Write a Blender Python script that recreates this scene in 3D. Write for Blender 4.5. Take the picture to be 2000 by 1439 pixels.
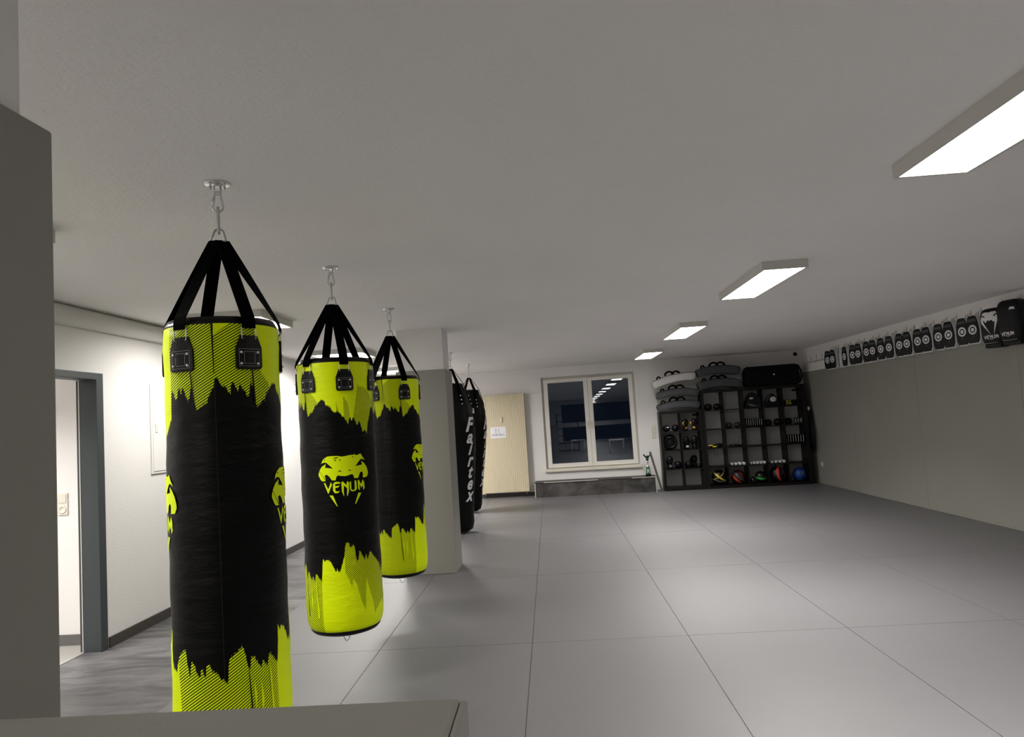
import bpy, bmesh, math, random
from math import sin, cos, tan, radians, degrees, pi, atan, atan2, sqrt
from mathutils import Vector, Matrix
from mathutils.geometry import tessellate_polygon
random.seed(7)
for o in list(bpy.data.objects): bpy.data.objects.remove(o)
scene = bpy.context.scene
COL = scene.collection

# ------------------------------------------------------------------ camera
EYE = 1.437
YAW, PIT, ROL = -0.04796147, 0.07349393, -0.06319076
def _rot(y, p, r):
    cy, sy, cp, sp, cr, sr = cos(y), sin(y), cos(p), sin(p), cos(r), sin(r)
    Ry = Matrix(((cy, 0, -sy), (0, 1, 0), (sy, 0, cy)))
    Rp = Matrix(((1, 0, 0), (0, cp, sp), (0, -sp, cp)))
    Rr = Matrix(((cr, -sr, 0), (sr, cr, 0), (0, 0, 1)))
    return Rr @ Rp @ Ry
_M = _rot(YAW, PIT, ROL)
def _w(v): return Vector((v[0], v[2], -v[1]))
_x, _u, _b = _w(_M[0]), -_w(_M[1]), -_w(_M[2])
cam = bpy.data.cameras.new('camera'); camo = bpy.data.objects.new('camera', cam); COL.objects.link(camo)
camo.matrix_world = Matrix(((_x[0], _u[0], _b[0], 0), (_x[1], _u[1], _b[1], 0), (_x[2], _u[2], _b[2], EYE), (0, 0, 0, 1)))
cam.sensor_width = 36; cam.lens = 36 * 1390 / 2000; cam.clip_start = 0.02; cam.clip_end = 100
scene.camera = camo

# ------------------------------------------------------------------ light
world = bpy.data.worlds.new('world'); scene.world = world; world.use_nodes = True
world.node_tree.nodes['Background'].inputs[0].default_value = (0.25, 0.35, 0.6, 1)
world.node_tree.nodes['Background'].inputs[1].default_value = 0.004
scene.view_settings.view_transform = 'Standard'; scene.view_settings.look = 'None'
scene.view_settings.gamma = 1; scene.view_settings.exposure = 2.27; scene.view_settings.use_curve_mapping = False
# watts of each ceiling panel; prismatic panels throw their light downwards
LAMP_LEFT, LAMP_RIGHT, LAMP_RIGHT_END, LAMP_REAR, LAMP_SIDE = 5.4, 12.5, 5.0, 9.0, 9.0
SPREAD = 125

# ------------------------------------------------------------------ materials
MATS = {}
def mat(name, col, rough=0.5, metal=0.0, emit=None, estr=0, bump=0, bscale=50, var=0, vscale=3, spec=0.5, coat=0, trans=0, ior=1.45, sheen=0):
    if name in MATS: return MATS[name]
    m = bpy.data.materials.new(name); m.use_nodes = True; MATS[name] = m
    nt = m.node_tree; N = nt.nodes; L = nt.links; b = N['Principled BSDF']
    b.inputs['Base Color'].default_value = (*col, 1); b.inputs['Roughness'].default_value = rough
    b.inputs['Metallic'].default_value = metal; b.inputs['Specular IOR Level'].default_value = spec
    b.inputs['Coat Weight'].default_value = coat; b.inputs['Transmission Weight'].default_value = trans
    b.inputs['IOR'].default_value = ior; b.inputs['Sheen Weight'].default_value = sheen
    if emit: b.inputs['Emission Color'].default_value = (*emit, 1); b.inputs['Emission Strength'].default_value = estr
    if bump or var: tc = N.new('ShaderNodeTexCoord')
    if bump:
        n = N.new('ShaderNodeTexNoise'); n.inputs['Scale'].default_value = bscale; n.inputs['Detail'].default_value = 4
        bp = N.new('ShaderNodeBump'); bp.inputs['Strength'].default_value = bump; bp.inputs['Distance'].default_value = 0.01
        L.new(tc.outputs['Object'], n.inputs['Vector']); L.new(n.outputs['Fac'], bp.inputs['Height']); L.new(bp.outputs['Normal'], b.inputs['Normal'])
    if var:
        n = N.new('ShaderNodeTexNoise'); n.inputs['Scale'].default_value = vscale; n.inputs['Detail'].default_value = 5
        r = N.new('ShaderNodeMapRange'); r.inputs['To Min'].default_value = 1 - var; r.inputs['To Max'].default_value = 1 + var
        mx = N.new('ShaderNodeMix'); mx.data_type = 'RGBA'; mx.blend_type = 'MULTIPLY'; mx.inputs['Factor'].default_value = 1
        mx.inputs['A'].default_value = (*col, 1)
        L.new(tc.outputs['Object'], n.inputs['Vector']); L.new(n.outputs['Fac'], r.inputs['Value']); L.new(r.outputs['Result'], mx.inputs['B']); L.new(mx.outputs['Result'], b.inputs['Base Color'])
    return m

M_ceil = mat('ceiling_paint', (0.84, 0.82, 0.80), 0.9, bump=0.35, bscale=60, var=0.05, vscale=1.2)
M_wall = mat('wall_paint', (0.80, 0.78, 0.765), 0.85, bump=0.15, bscale=70, var=0.015)
M_pad = mat('padding_vinyl', (0.27, 0.262, 0.235), 0.55, bump=0.05, bscale=120, var=0.05, vscale=2)
M_mat = mat('judo_mat_vinyl', (0.14, 0.137, 0.143), 0.44, bump=0.10, bscale=260, var=0.05, vscale=4, spec=0.65)
M_gap = mat('mat_edge', (0.06, 0.06, 0.06), 0.8)
M_frame = mat('steel_door_frame', (0.045, 0.055, 0.058), 0.45)
M_skirt = mat('dark_skirting', (0.055, 0.048, 0.045), 0.6)
M_skirt2 = mat('grey_skirting', (0.13, 0.125, 0.12), 0.6)
M_pvc = mat('white_pvc', (0.78, 0.76, 0.70), 0.4)
M_rim = mat('window_trim', (0.50, 0.48, 0.44), 0.5)
M_plastic = mat('cream_plastic', (0.72, 0.69, 0.60), 0.4)
M_white = mat('white_print', (0.75, 0.75, 0.75), 0.5)
M_paper = mat('paper', (0.82, 0.82, 0.85), 0.8)
M_ink = mat('ink', (0.04, 0.05, 0.05), 0.7)
M_steel = mat('steel', (0.72, 0.72, 0.71), 0.28, metal=1)
M_rivet = mat('bright_rivet', (0.7, 0.7, 0.69), 0.3, metal=0.4)
M_zinc = mat('zinc', (0.55, 0.57, 0.57), 0.35, metal=1)
M_lampbody = mat('lamp_housing', (0.62, 0.61, 0.57), 0.45)
M_black = mat('black_vinyl', (0.001, 0.001, 0.0012), 0.42, spec=0.2, bump=0.08, bscale=30)
M_blackmat = mat('black_webbing', (0.0006, 0.0006, 0.0007), 0.9, spec=0.05)
M_leather = mat('black_leather', (0.0012, 0.0012, 0.0014), 0.34, spec=0.25, bump=0.15, bscale=160)
M_wood = mat('black_brown_shelf', (0.006, 0.0055, 0.005), 0.45, spec=0.3)
M_cream = mat('radiator_enamel', (0.66, 0.585, 0.42), 0.30)
M_thread = mat('white_thread', (0.6, 0.6, 0.6), 0.7)
M_grey = mat('grey_canvas', (0.06, 0.063, 0.07), 0.7, bump=0.1, bscale=200)
M_greyl = mat('light_grey_canvas', (0.13, 0.135, 0.135), 0.7, bump=0.1, bscale=200)
M_whitev = mat('white_vinyl', (0.62, 0.61, 0.60), 0.5)
M_glovebl = mat('glove_black', (0.004, 0.004, 0.005), 0.4, spec=0.3)
M_gold = mat('glove_gold', (0.55, 0.30, 0.04), 0.35, metal=0.6)
M_purple = mat('glove_purple', (0.10, 0.035, 0.30), 0.45)
M_yellow = mat('yellow_plastic', (0.75, 0.66, 0.03), 0.4)
M_brown = mat('dark_brown', (0.03, 0.022, 0.008), 0.5)
M_green = mat('trophy_green', (0.02, 0.20, 0.09), 0.25, metal=0.3)
M_silver = mat('trophy_silver', (0.75, 0.75, 0.75), 0.15, metal=1)
M_case = mat('black_case', (0.0025, 0.0025, 0.003), 0.6, spec=0.15)
M_padw = mat('mitt_white_edge', (0.68, 0.68, 0.66), 0.55)
M_mitt = mat('mitt_black', (0.004, 0.004, 0.005), 0.45, spec=0.25)
M_mittgrey = mat('mitt_grey_mark', (0.13, 0.13, 0.15), 0.6)
M_plank = mat('leaning_board', (0.085, 0.082, 0.072), 0.6)
M_bracket = mat('bracket_black', (0.01, 0.01, 0.01), 0.6)
M_tablew = mat('table_white', (0.7, 0.7, 0.7), 0.4)

def glass_mat():
    m = bpy.data.materials.new('window_glass'); m.use_nodes = True
    b = m.node_tree.nodes['Principled BSDF']
    b.inputs['Base Color'].default_value = (0.8, 0.85, 0.9, 1); b.inputs['Roughness'].default_value = 0.0
    b.inputs['Transmission Weight'].default_value = 1.0; b.inputs['IOR'].default_value = 1.52
    return m
M_glass = glass_mat()
M_diff = {}
def diffuser(strength):
    k = 'lamp_diffuser_%g' % strength
    return mat(k, (0.9, 0.9, 0.9), 0.5, emit=(1.0, 0.965, 0.90), estr=strength)

def slate_mat(name, c0, c1, tile=None, ms=1.0):
    m = bpy.data.materials.new(name); m.use_nodes = True; nt = m.node_tree; N = nt.nodes; L = nt.links; b = N['Principled BSDF']
    tc = N.new('ShaderNodeTexCoord'); mp = N.new('ShaderNodeMapping'); mp.inputs['Scale'].default_value = (1.6 * ms, 5.0 * ms, 1.6 * ms)
    n1 = N.new('ShaderNodeTexNoise'); n1.inputs['Scale'].default_value = 1.5; n1.inputs['Detail'].default_value = 9; n1.inputs['Roughness'].default_value = 0.62; n1.inputs['Distortion'].default_value = 0.7
    cr = N.new('ShaderNodeValToRGB'); cr.color_ramp.elements[0].position = 0.33; cr.color_ramp.elements[0].color = (*c0, 1)
    cr.color_ramp.elements[1].position = 0.72; cr.color_ramp.elements[1].color = (*c1, 1)
    L.new(tc.outputs['Object'], mp.inputs['Vector']); L.new(mp.outputs['Vector'], n1.inputs['Vector']); L.new(n1.outputs['Fac'], cr.inputs['Fac'])
    out = cr.outputs['Color']
    if tile:
        bk = N.new('ShaderNodeTexBrick'); bk.offset = 0.5; bk.inputs['Scale'].default_value = 1.0
        bk.inputs['Brick Width'].default_value = tile[0]; bk.inputs['Row Height'].default_value = tile[1]; bk.inputs['Mortar Size'].default_value = 0.0016
        bk.inputs['Mortar Smooth'].default_value = 0.1; bk.inputs['Color1'].default_value = (0.82, 0.82, 0.82, 1); bk.inputs['Color2'].default_value = (1.15, 1.15, 1.15, 1); bk.inputs['Mortar'].default_value = (0.6, 0.6, 0.6, 1)
        L.new(tc.outputs['Object'], bk.inputs['Vector'])
        mx = N.new('ShaderNodeMix'); mx.data_type = 'RGBA'; mx.blend_type = 'MULTIPLY'; mx.inputs['Factor'].default_value = 1
        L.new(out, mx.inputs['A']); L.new(bk.outputs['Color'], mx.inputs['B']); out = mx.outputs['Result']
    L.new(out, b.inputs['Base Color']); b.inputs['Roughness'].default_value = 0.42
    return m
M_slate = slate_mat('slate_vinyl_floor', (0.045, 0.045, 0.048), (0.185, 0.18, 0.185), (1.2, 0.32))
M_slate2 = slate_mat('slate_tile_dark', (0.022, 0.021, 0.021), (0.13, 0.12, 0.115), None, 1.4)
M_tile2 = mat('side_room_tile', (0.36, 0.35, 0.33), 0.4)

def ball_mat(name, base, band, axis=(0, 0, 1), w=0.02, off=0.0, base2=None):
    m = bpy.data.materials.new(name); m.use_nodes = True; nt = m.node_tree; N = nt.nodes; L = nt.links; b = N['Principled BSDF']
    tc = N.new('ShaderNodeTexCoord'); d = N.new('ShaderNodeVectorMath'); d.operation = 'DOT_PRODUCT'; d.inputs[1].default_value = Vector(axis).normalized()
    L.new(tc.outputs['Object'], d.inputs[0])
    s = N.new('ShaderNodeMath'); s.operation = 'SUBTRACT'; s.inputs[1].default_value = off; L.new(d.outputs['Value'], s.inputs[0])
    a = N.new('ShaderNodeMath'); a.operation = 'ABSOLUTE'; L.new(s.outputs[0], a.inputs[0])
    c = N.new('ShaderNodeMath'); c.operation = 'LESS_THAN'; c.inputs[1].default_value = w; L.new(a.outputs[0], c.inputs[0])
    mx = N.new('ShaderNodeMix'); mx.data_type = 'RGBA'; mx.inputs['A'].default_value = (*base, 1); mx.inputs['B'].default_value = (*band, 1)
    L.new(c.outputs[0], mx.inputs['Factor']); L.new(mx.outputs['Result'], b.inputs['Base Color']); b.inputs['Roughness'].default_value = 0.4
    return m

# ------------------------------------------------------------------ mesh helpers
def merge(bm, t, M=None):
    if M is not None: bmesh.ops.transform(t, matrix=M, verts=t.verts)
    me = bpy.data.meshes.new('tmp'); t.to_mesh(me); t.free(); bm.from_mesh(me); bpy.data.meshes.remove(me)
def box(bm, c, s, bev=0, mi=0, M=None, seg=2):
    t = bmesh.new(); bmesh.ops.create_cube(t, size=1)
    bmesh.ops.scale(t, vec=Vector(s), verts=t.verts)
    if bev: bmesh.ops.bevel(t, geom=t.edges[:], offset=min(bev, min(s) * 0.49), segments=seg, profile=0.6, affect='EDGES')
    bmesh.ops.translate(t, vec=Vector(c), verts=t.verts)
    for f in t.faces: f.material_index = mi; f.smooth = False
    merge(bm, t, M)
def box2(bm, lo, hi, bev=0, mi=0, M=None, seg=2):
    box(bm, [(a + b) / 2 for a, b in zip(lo, hi)], [abs(b - a) for a, b in zip(lo, hi)], bev, mi, M, seg)
def frame_from(d):
    d = Vector(d).normalized(); a = Vector((0, 0, 1)) if abs(d.z) < 0.9 else Vector((1, 0, 0))
    x = d.cross(a).normalized(); return x, d.cross(x).normalized()
def tube(bm, path, r, seg=8, closed=False, mi=0, rs=None):
    P = [Vector(p) for p in path]; n = len(P); rings = []
    x = None
    for i, p in enumerate(P):
        a = P[(i - 1) % n] if (closed or i) else p; b = P[(i + 1) % n] if (closed or i < n - 1) else p
        d = (b - a).normalized()
        if x is None: x, y = frame_from(d)
        else:
            x = (x - d * x.dot(d)).normalized()
        y = d.cross(x); rr = rs[i] if rs else r
        rings.append([bm.verts.new(p + (x * cos(2 * pi * k / seg) + y * sin(2 * pi * k / seg)) * rr) for k in range(seg)])
    m = n if closed else n - 1
    for i in range(m):
        A, B = rings[i], rings[(i + 1) % n]
        sh = 0
        if closed and i == n - 1:
            sh = min(range(seg), key=lambda s: sum((A[k].co - B[(k + s) % seg].co).length for k in range(seg)))
        for k in range(seg):
            f = bm.faces.new((A[k], A[(k + 1) % seg], B[(k + 1 + sh) % seg], B[(k + sh) % seg])); f.smooth = True; f.material_index = mi
    if not closed:
        for R_ in (rings[0][::-1], rings[-1]):
            f = bm.faces.new(R_); f.material_index = mi
def lathe(bm, prof, seg=32, mi=0, M=None, smooth=True, sx=1, sy=1):
    t = bmesh.new(); rings = []
    for r, z in prof:
        if r < 1e-5: rings.append([t.verts.new((0, 0, z))])
        else: rings.append([t.verts.new((r * cos(2 * pi * k / seg) * sx, r * sin(2 * pi * k / seg) * sy, z)) for k in range(seg)])
    for A, B in zip(rings, rings[1:]):
        for k in range(seg):
            a = A[k % len(A)], A[(k + 1) % len(A)]; b = B[k % len(B)], B[(k + 1) % len(B)]
            vs = []
            for v in (a[0], a[1], b[1], b[0]):
                if v not in vs: vs.append(v)
            if len(vs) > 2:
                f = t.faces.new(vs); f.smooth = smooth; f.material_index = mi
    for R_ in (rings[0], rings[-1]):
        if len(R_) > 2:
            f = t.faces.new(R_ if R_ is rings[-1] else R_[::-1]); f.material_index = mi
    merge(bm, t, M)
def blob(bm, c, s, p=2.0, seg=20, mi=0, M=None, fn=None):
    t = bmesh.new(); bmesh.ops.create_uvsphere(t, u_segments=seg, v_segments=max(8, seg // 2), radius=1)
    for v in t.verts:
        q = Vector([abs(a) ** (2 / p) * (1 if a > 0 else -1) for a in v.co])
        if fn: q = Vector(fn(q))
        v.co = Vector((q.x * s[0], q.y * s[1], q.z * s[2])) + Vector(c)
    for f in t.faces: f.smooth = True; f.material_index = mi
    merge(bm, t, M)
def prism(bm, poly, y0, y1, mi=0, M=None, bev=0):
    """polygon in x,z extruded along y"""
    t = bmesh.new(); A = [t.verts.new((x, y0, z)) for x, z in poly]; f = t.faces.new(A)
    r = bmesh.ops.extrude_face_region(t, geom=[f]); vs = [v for v in r['geom'] if isinstance(v, bmesh.types.BMVert)]
    bmesh.ops.translate(t, vec=(0, y1 - y0, 0), verts=vs)
    bmesh.ops.recalc_face_normals(t, faces=t.faces)
    if bev: bmesh.ops.bevel(t, geom=t.edges[:], offset=bev, segments=2, affect='EDGES')
    for f in t.faces: f.material_index = mi
    merge(bm, t, M)
def decal(bm, polys, fn, mi=0, step=None):
    """flat 2d polygons (u,v) filled, cut into strips and laid on a surface by fn(u,v)->xyz"""
    for poly in polys:
        t = bmesh.new(); V = [t.verts.new((u, 0, v)) for u, v in poly]
        for tri in tessellate_polygon([[Vector((u, v, 0)) for u, v in poly]]):
            try: t.faces.new([V[i] for i in tri])
            except ValueError: pass
        bmesh.ops.recalc_face_normals(t, faces=t.faces)
        if step:
            us = [u for u, _ in poly]; k = math.ceil(min(us) / step)
            while k * step < max(us):
                bmesh.ops.bisect_plane(t, geom=t.verts[:] + t.edges[:] + t.faces[:], plane_co=(k * step, 0, 0), plane_no=(1, 0, 0)); k += 1
            vs = [v for _, v in poly]; st2 = step * 3; k = math.ceil(min(vs) / st2)
            while k * st2 < max(vs):
                bmesh.ops.bisect_plane(t, geom=t.verts[:] + t.edges[:] + t.faces[:], plane_co=(0, 0, k * st2), plane_no=(0, 0, 1)); k += 1
        t.faces.ensure_lookup_table(); t.normal_update()
        if len(t.faces) and t.faces[0].normal.y > 0: bmesh.ops.reverse_faces(t, faces=t.faces)
        for v in t.verts: v.co = Vector(fn(v.co.x, v.co.z))
        for f in t.faces: f.material_index = mi
        merge(bm, t)
_txt = {}
def text_tris(s, size=1.0, shear=0.0, bold=0.0):
    k = (s, shear, bold)
    if k not in _txt:
        c = bpy.data.curves.new('t', 'FONT'); c.body = s; c.align_x = 'CENTER'; c.shear = shear; c.offset = bold; c.resolution_u = 4
        o = bpy.data.objects.new('t', c); COL.objects.link(o); dg = bpy.context.evaluated_depsgraph_get(); me = o.evaluated_get(dg).to_mesh()
        _txt[k] = [[(me.vertices[i].co.x, me.vertices[i].co.y) for i in p.vertices] for p in me.polygons]
        o.evaluated_get(dg).to_mesh_clear(); bpy.data.objects.remove(o); bpy.data.curves.remove(c)
    return [[(x * size, y * size) for x, y in p] for p in _txt[k]]
def shift(polys, dx, dz, sx=1, sz=1): return [[(u * sx + dx, v * sz + dz) for u, v in p] for p in polys]

def obj(name, bm, mats, parent=None, loc=None, rotz=None):
    me = bpy.data.meshes.new(name); bm.normal_update(); bm.to_mesh(me); bm.free()
    for m in (mats if isinstance(mats, (list, tuple)) else [mats]): me.materials.append(m)
    o = bpy.data.objects.new(name, me); COL.objects.link(o)
    if parent: o.parent = parent
    if loc is not None: o.location = loc
    if rotz is not None: o.rotation_euler = (0, 0, rotz)
    return o
def tag(o, label, cat, group=None, kind=None):
    if label: o['label'] = label
    if cat: o['category'] = cat
    if group: o['group'] = group
    if kind: o['kind'] = kind
    return o
def thing(name, label, cat, loc=(0, 0, 0), rotz=0, group=None):
    o = bpy.data.objects.new(name, None); COL.objects.link(o); o.location = loc; o.rotation_euler = (0, 0, rotz); o.empty_display_size = 0.1
    return tag(o, label, cat, group)
def struct(name, bm, m, parent=None):
    o = obj(name, bm, m, parent)
    if not parent: o['kind'] = 'structure'
    return o
def copy_tree(root, loc, rotz=None, label=None, group=None):
    def cp(o, par):
        c = o.copy(); COL.objects.link(c)
        if par: c.parent = par
        for ch in o.children: cp(ch, c)
        return c
    r = cp(root, None); r.location = loc
    if rotz is not None: r.rotation_euler = (0, 0, rotz)
    if label: r['label'] = label
    if group: r['group'] = group
    return r
def B(): return bmesh.new()

# ------------------------------------------------------------------ room
XL, XR, ZC = -3.27, 4.71, 2.41
A_B = atan(0.067); YB = 13.65; YR = -16.0
def bw(u, d=0.0, z=0.0):        # along the back wall, distance from it into the room, height
    return Vector((u * cos(A_B) - d * sin(A_B), YB - u * sin(A_B) - d * cos(A_B), z))
RB = -A_B
MB_ = Matrix.Translation((0, YB, 0)) @ Matrix.Rotation(RB, 4, 'Z')   # local x along wall, local y into the wall

bm = B(); box2(bm, (-6.0, YR - 0.2, -0.2), (XR + 0.2, YB + 0.6, -0.006)); struct('floor', bm, M_slate)
bm = B(); box2(bm, (-6.0, YR - 0.2, ZC), (XR + 0.2, YB + 0.6, ZC + 0.2)); struct('ceiling', bm, M_ceil)
# left wall with a doorway
DY0, DY1, DZ = 4.20, 5.00, 1.93
bm = B()
for lo, hi in (((XL - 0.12, YR, -0.05), (XL, DY0, ZC)), ((XL - 0.12, DY1, -0.05), (XL, YB + 0.4, ZC)), ((XL - 0.12, DY0, DZ), (XL, DY1, ZC))): box2(bm, lo, hi)
struct('wall_left', bm, M_wall)
bm = B(); box2(bm, (XR, YR, -0.05), (XR + 0.15, YB + 0.4, ZC)); wr = struct('wall_right', bm, M_wall)
# gray padding along the right wall
bm = B(); y = YB - 0.33; k = 0
while y > YR + 0.1:
    y2 = max(y - 2.0, YR + 0.02); box2(bm, (XR - 0.02, y2 + 0.001, 0.001), (XR, y - 0.001, 1.985), 0.006); y = y2
pr = obj('wall_padding', bm, M_pad, wr); pr['label'] = 'grey padding on the lower two metres'
bm = B(); box2(bm, (XR - 0.014, YR + 0.02, 1.986), (XR, YB - 0.335, 2.045), 0.003); obj('ledge', bm, M_wall, wr)
# back wall with window hole
WU0, WU1, WZ0, WZ1 = -0.12, 1.645, 0.455, 2.228
bm = B()
for lo, hi in (((-3.5, 0, -0.05), (WU0, 0.35, ZC)), ((WU1, 0, -0.05), (5.0, 0.35, ZC)), ((WU0, 0, -0.05), (WU1, 0.35, WZ0)), ((WU0, 0, WZ1), (WU1, 0.35, ZC))): box2(bm, lo, hi, M=MB_)
struct('wall_back', bm, M_wall)
bm = B(); box2(bm, (XL - 0.12, YR - 0.15, -0.05), (XR + 0.15, YR, ZC)); struct('wall_rear', bm, M_wall)
# side room behind the doorway
bm = B(); box2(bm, (-5.4, 5.20, -0.05), (XL - 0.12, 5.32, ZC)); struct('wall_side_room_end', bm, M_wall)
bm = B(); box2(bm, (-5.5, 2.6, -0.05), (-5.4, 5.32, ZC)); box2(bm, (-5.4, 2.5, -0.05), (XL - 0.12, 2.6, ZC)); struct('wall_side_room', bm, M_wall)
bm = B(); box2(bm, (-5.4, 2.6, -0.006), (XL - 0.115, 5.2, -0.002)); struct('floor_side_room', bm, M_tile2)
bm = B(); box2(bm, (-5.4, 5.186, -0.002), (XL - 0.12, 5.2, 0.075), 0.002); struct('baseboard_side_room', bm, M_skirt2)
bm = B(); box2(bm, (XL, DY1 + 0.09, -0.006), (XL + 0.014, 13.86, 0.07), 0.002); box2(bm, (XL, YR, -0.006), (XL + 0.014, DY0 - 0.09, 0.07), 0.002); struct('baseboard_left', bm, M_skirt)
bm = B(); box2(bm, (-3.26, -0.014, -0.006), (-0.335, 0, 0.07), 0.002, M=MB_); struct('baseboard_back', bm, M_skirt)
# boxed pipe run under the ceiling on the left
bm = B()
prof = [(0, 2.408), (0.075, 2.408), (0.105, 2.385), (0.118, 2.35), (0.113, 2.315), (0.095, 2.292), (0.07, 2.283), (0, 2.283)]
t = bmesh.new(); A = [t.verts.new((XL + a, 3.0, z)) for a, z in prof]; Bv = [t.verts.new((XL + a, 7.6, z)) for a, z in prof]
t.faces.new(A[::-1]); t.faces.new(Bv)
for i in range(len(A)):
    f = t.faces.new((A[i], A[(i + 1) % len(A)], Bv[(i + 1) % len(A)], Bv[i])); f.smooth = 1 < i + 1 < 7
bmesh.ops.recalc_face_normals(t, faces=t.faces); merge(bm, t); struct('trim_1', bm, M_wall)
# door frame
bm = B()
def jamb(lo, hi): box2(bm, lo, hi, 0.003)
jamb((XL - 0.122, DY1 - 0.004, -0.004), (XL + 0.008, DY1 + 0.075, DZ + 0.045)); jamb((XL - 0.12, DY0 - 0.075, -0.004), (XL + 0.008, DY0, DZ + 0.045))
jamb((XL - 0.122, DY0, DZ - 0.004), (XL + 0.008, DY1, DZ + 0.045))
dr = struct('door_1', bm, M_frame)
bm = B(); box2(bm, (XL - 0.130, DY1 - 0.007, 0), (XL - 0.1225, DY1 + 0.012, DZ), 0.002); o = obj('seal_strip', bm, M_whitev, dr)
bm = B(); box2(bm, (XL - 0.145, DY1 - 0.006, 0.003), (XL - 0.1305, DY1 + 0.06, DZ - 0.004), 0.002); o = obj('door_edge', bm, M_gap, dr)

# pillars
PX = -0.997; PADZ = 1.995
def pillar(name, x1, y0, y1, x0, core_in, pad_in):
    bm = B(); box2(bm, (x0 + core_in, y0 + core_in, -0.01), (x1 - core_in, y1 - core_in, ZC)); p = struct(name, bm, M_wall)
    bm = B(); r = pad_in
    box2(bm, (x0, y0, 0.0), (x1, y1, PADZ), r, seg=3)
    q = obj('padding', bm, M_pad, p); q['label'] = 'grey vinyl padding wrapped to two metres'
pillar('wall_pillar_middle', PX, 7.006, 7.46, -1.50, 0.022, 0.006)
pillar('wall_pillar_front', -0.84, 0.702, 1.179, -1.34, 0.034, 0.006)
# padded half wall just in front of the front pillar
bm = B(); box2(bm, (-1.60, 0.32, -0.01), (-0.14, 0.66, 1.12)); hw = struct('wall_half', bm, M_wall)
bm = B(); box2(bm, (-1.64, 0.28, 1.135), (-0.1035, 0.699, 1.176), 0.004, seg=3); q = obj('top_cushion', bm, M_pad, hw); q['label'] = 'grey vinyl cushion covering the top'
bm = B(); box2(bm, (-1.64, 0.662, 0.0), (-0.14, 0.699, 1.133), 0.005); box2(bm, (-1.64, 0.28, 0.0), (-0.14, 0.318, 1.133), 0.005); obj('padding', bm, M_pad, hw)
bm = B(); box2(bm, (-0.1033, 0.28, 0.0), (-0.096, 0.699, 1.1745), 0.003, seg=3); obj('end_cushion', bm, M_pad, hw)

# judo mats
MX = [-2.207, -1.207, -0.207, 0.793, 1.793, 2.793, 3.793, XR - 0.022]
MY = [-1.28 + 2 * i for i in range(8)]
g = 0.0012
for i in range(7):
    for j in range(8):
        y0 = MY[j]; y1 = MY[j] + 2.0; x0, x1 = MX[i], MX[i + 1]
        back = lambda x: YB - 0.067 * x - 0.02
        bm = B()
        ys = [min(y1, back(x0)), min(y1, back(x1))]
        if i >= 2 and i <= 3 and j == 7: ys = [min(y1, back(x0) - 0.0), min(y1, back(x1) - 0.0)]
        if min(ys) - y0 < 0.2: continue
        poly = [(x0 + g, y0 + g), (x1 - g, y0 + g), (x1 - g, ys[1] - g), (x0 + g, ys[0] - g)]
        t = bmesh.new(); vs = [t.verts.new((a, b, -0.005)) for a, b in poly]; f = t.faces.new(vs)
        r = bmesh.ops.extrude_face_region(t, geom=[f]); bmesh.ops.translate(t, vec=(0, 0, 0.005), verts=[v for v in r['geom'] if isinstance(v, bmesh.types.BMVert)])
        bmesh.ops.recalc_face_normals(t, faces=t.faces)
        top = [e for e in t.edges if all(v.co.z > -1e-4 for v in e.verts)]
        bmesh.ops.bevel(t, geom=top, offset=0.001, segments=2, affect='EDGES')
        merge(bm, t)
        o = obj('judo_mat', bm, M_mat)
        tag(o, 'grey rectangular judo mat lying flush in the grid that covers the floor', 'floor mat', 'grey judo mats tiling the floor')

# ------------------------------------------------------------------ ceiling lamps
def lamp(sx, sy, strength, label, loc, group):
    t = thing('ceiling_lamp', label, 'lamp', loc, 0, group)
    bm = B(); h = 0.058; e = 0.016
    for lo, hi in (((-sx, -sy, -h), (-sx + e, sy, 0)), ((sx - e, -sy, -h), (sx, sy, 0)), ((-sx + e, -sy, -h), (sx - e, -sy + e, 0)), ((-sx + e, sy - e, -h), (sx - e, sy, 0)), ((-sx + e, -sy + e, -0.012), (sx - e, sy - e, 0))): box2(bm, lo, hi)
    obj('housing', bm, M_lampbody, t)
    bm = B(); box2(bm, (-sx + e, -sy + e, -h + 0.002), (sx - e, sy - e, -h + 0.006)); obj('diffuser', bm, diffuser(2.5), t)
    l = bpy.data.lights.new('panel_light', 'AREA'); l.shape = 'RECTANGLE'; l.size = 2 * (sx - e); l.size_y = 2 * (sy - e); l.energy = strength; l.color = (1.0, 0.968, 0.925); l.spread = radians(SPREAD if sx < 0.3 else 165)
    lo = bpy.data.objects.new('panel_light', l); COL.objects.link(lo); lo.parent = t; lo.location = (0, 0, -h - 0.002)
    return t
SP = 3.09
names = {0: 'nearest long panel lamp, cut off by the right edge of the picture', 1: 'long white panel lamp, second of the right-hand row', 2: 'third long panel lamp of the right-hand row', 3: 'farthest and smallest panel lamp of the right-hand row, before the back wall'}
for k in range(-6, 4):
    y = 2.40 + SP * k + (0.0 if k else 0)
    lamp(0.155, 0.62, LAMP_RIGHT if 0 <= k < 3 else (LAMP_RIGHT_END if k == 3 else LAMP_REAR), names.get(k, 'long panel lamp of the right-hand row, mirrored in the window panes'), (1.668, y, ZC), 'long ceiling lamps of the right-hand row')
ln = {1: 'square panel lamp behind the straps of the nearest heavy bag', 2: 'square panel lamp behind the straps of the second heavy bag', 3: 'square panel lamp low behind the third heavy bag'}
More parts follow.
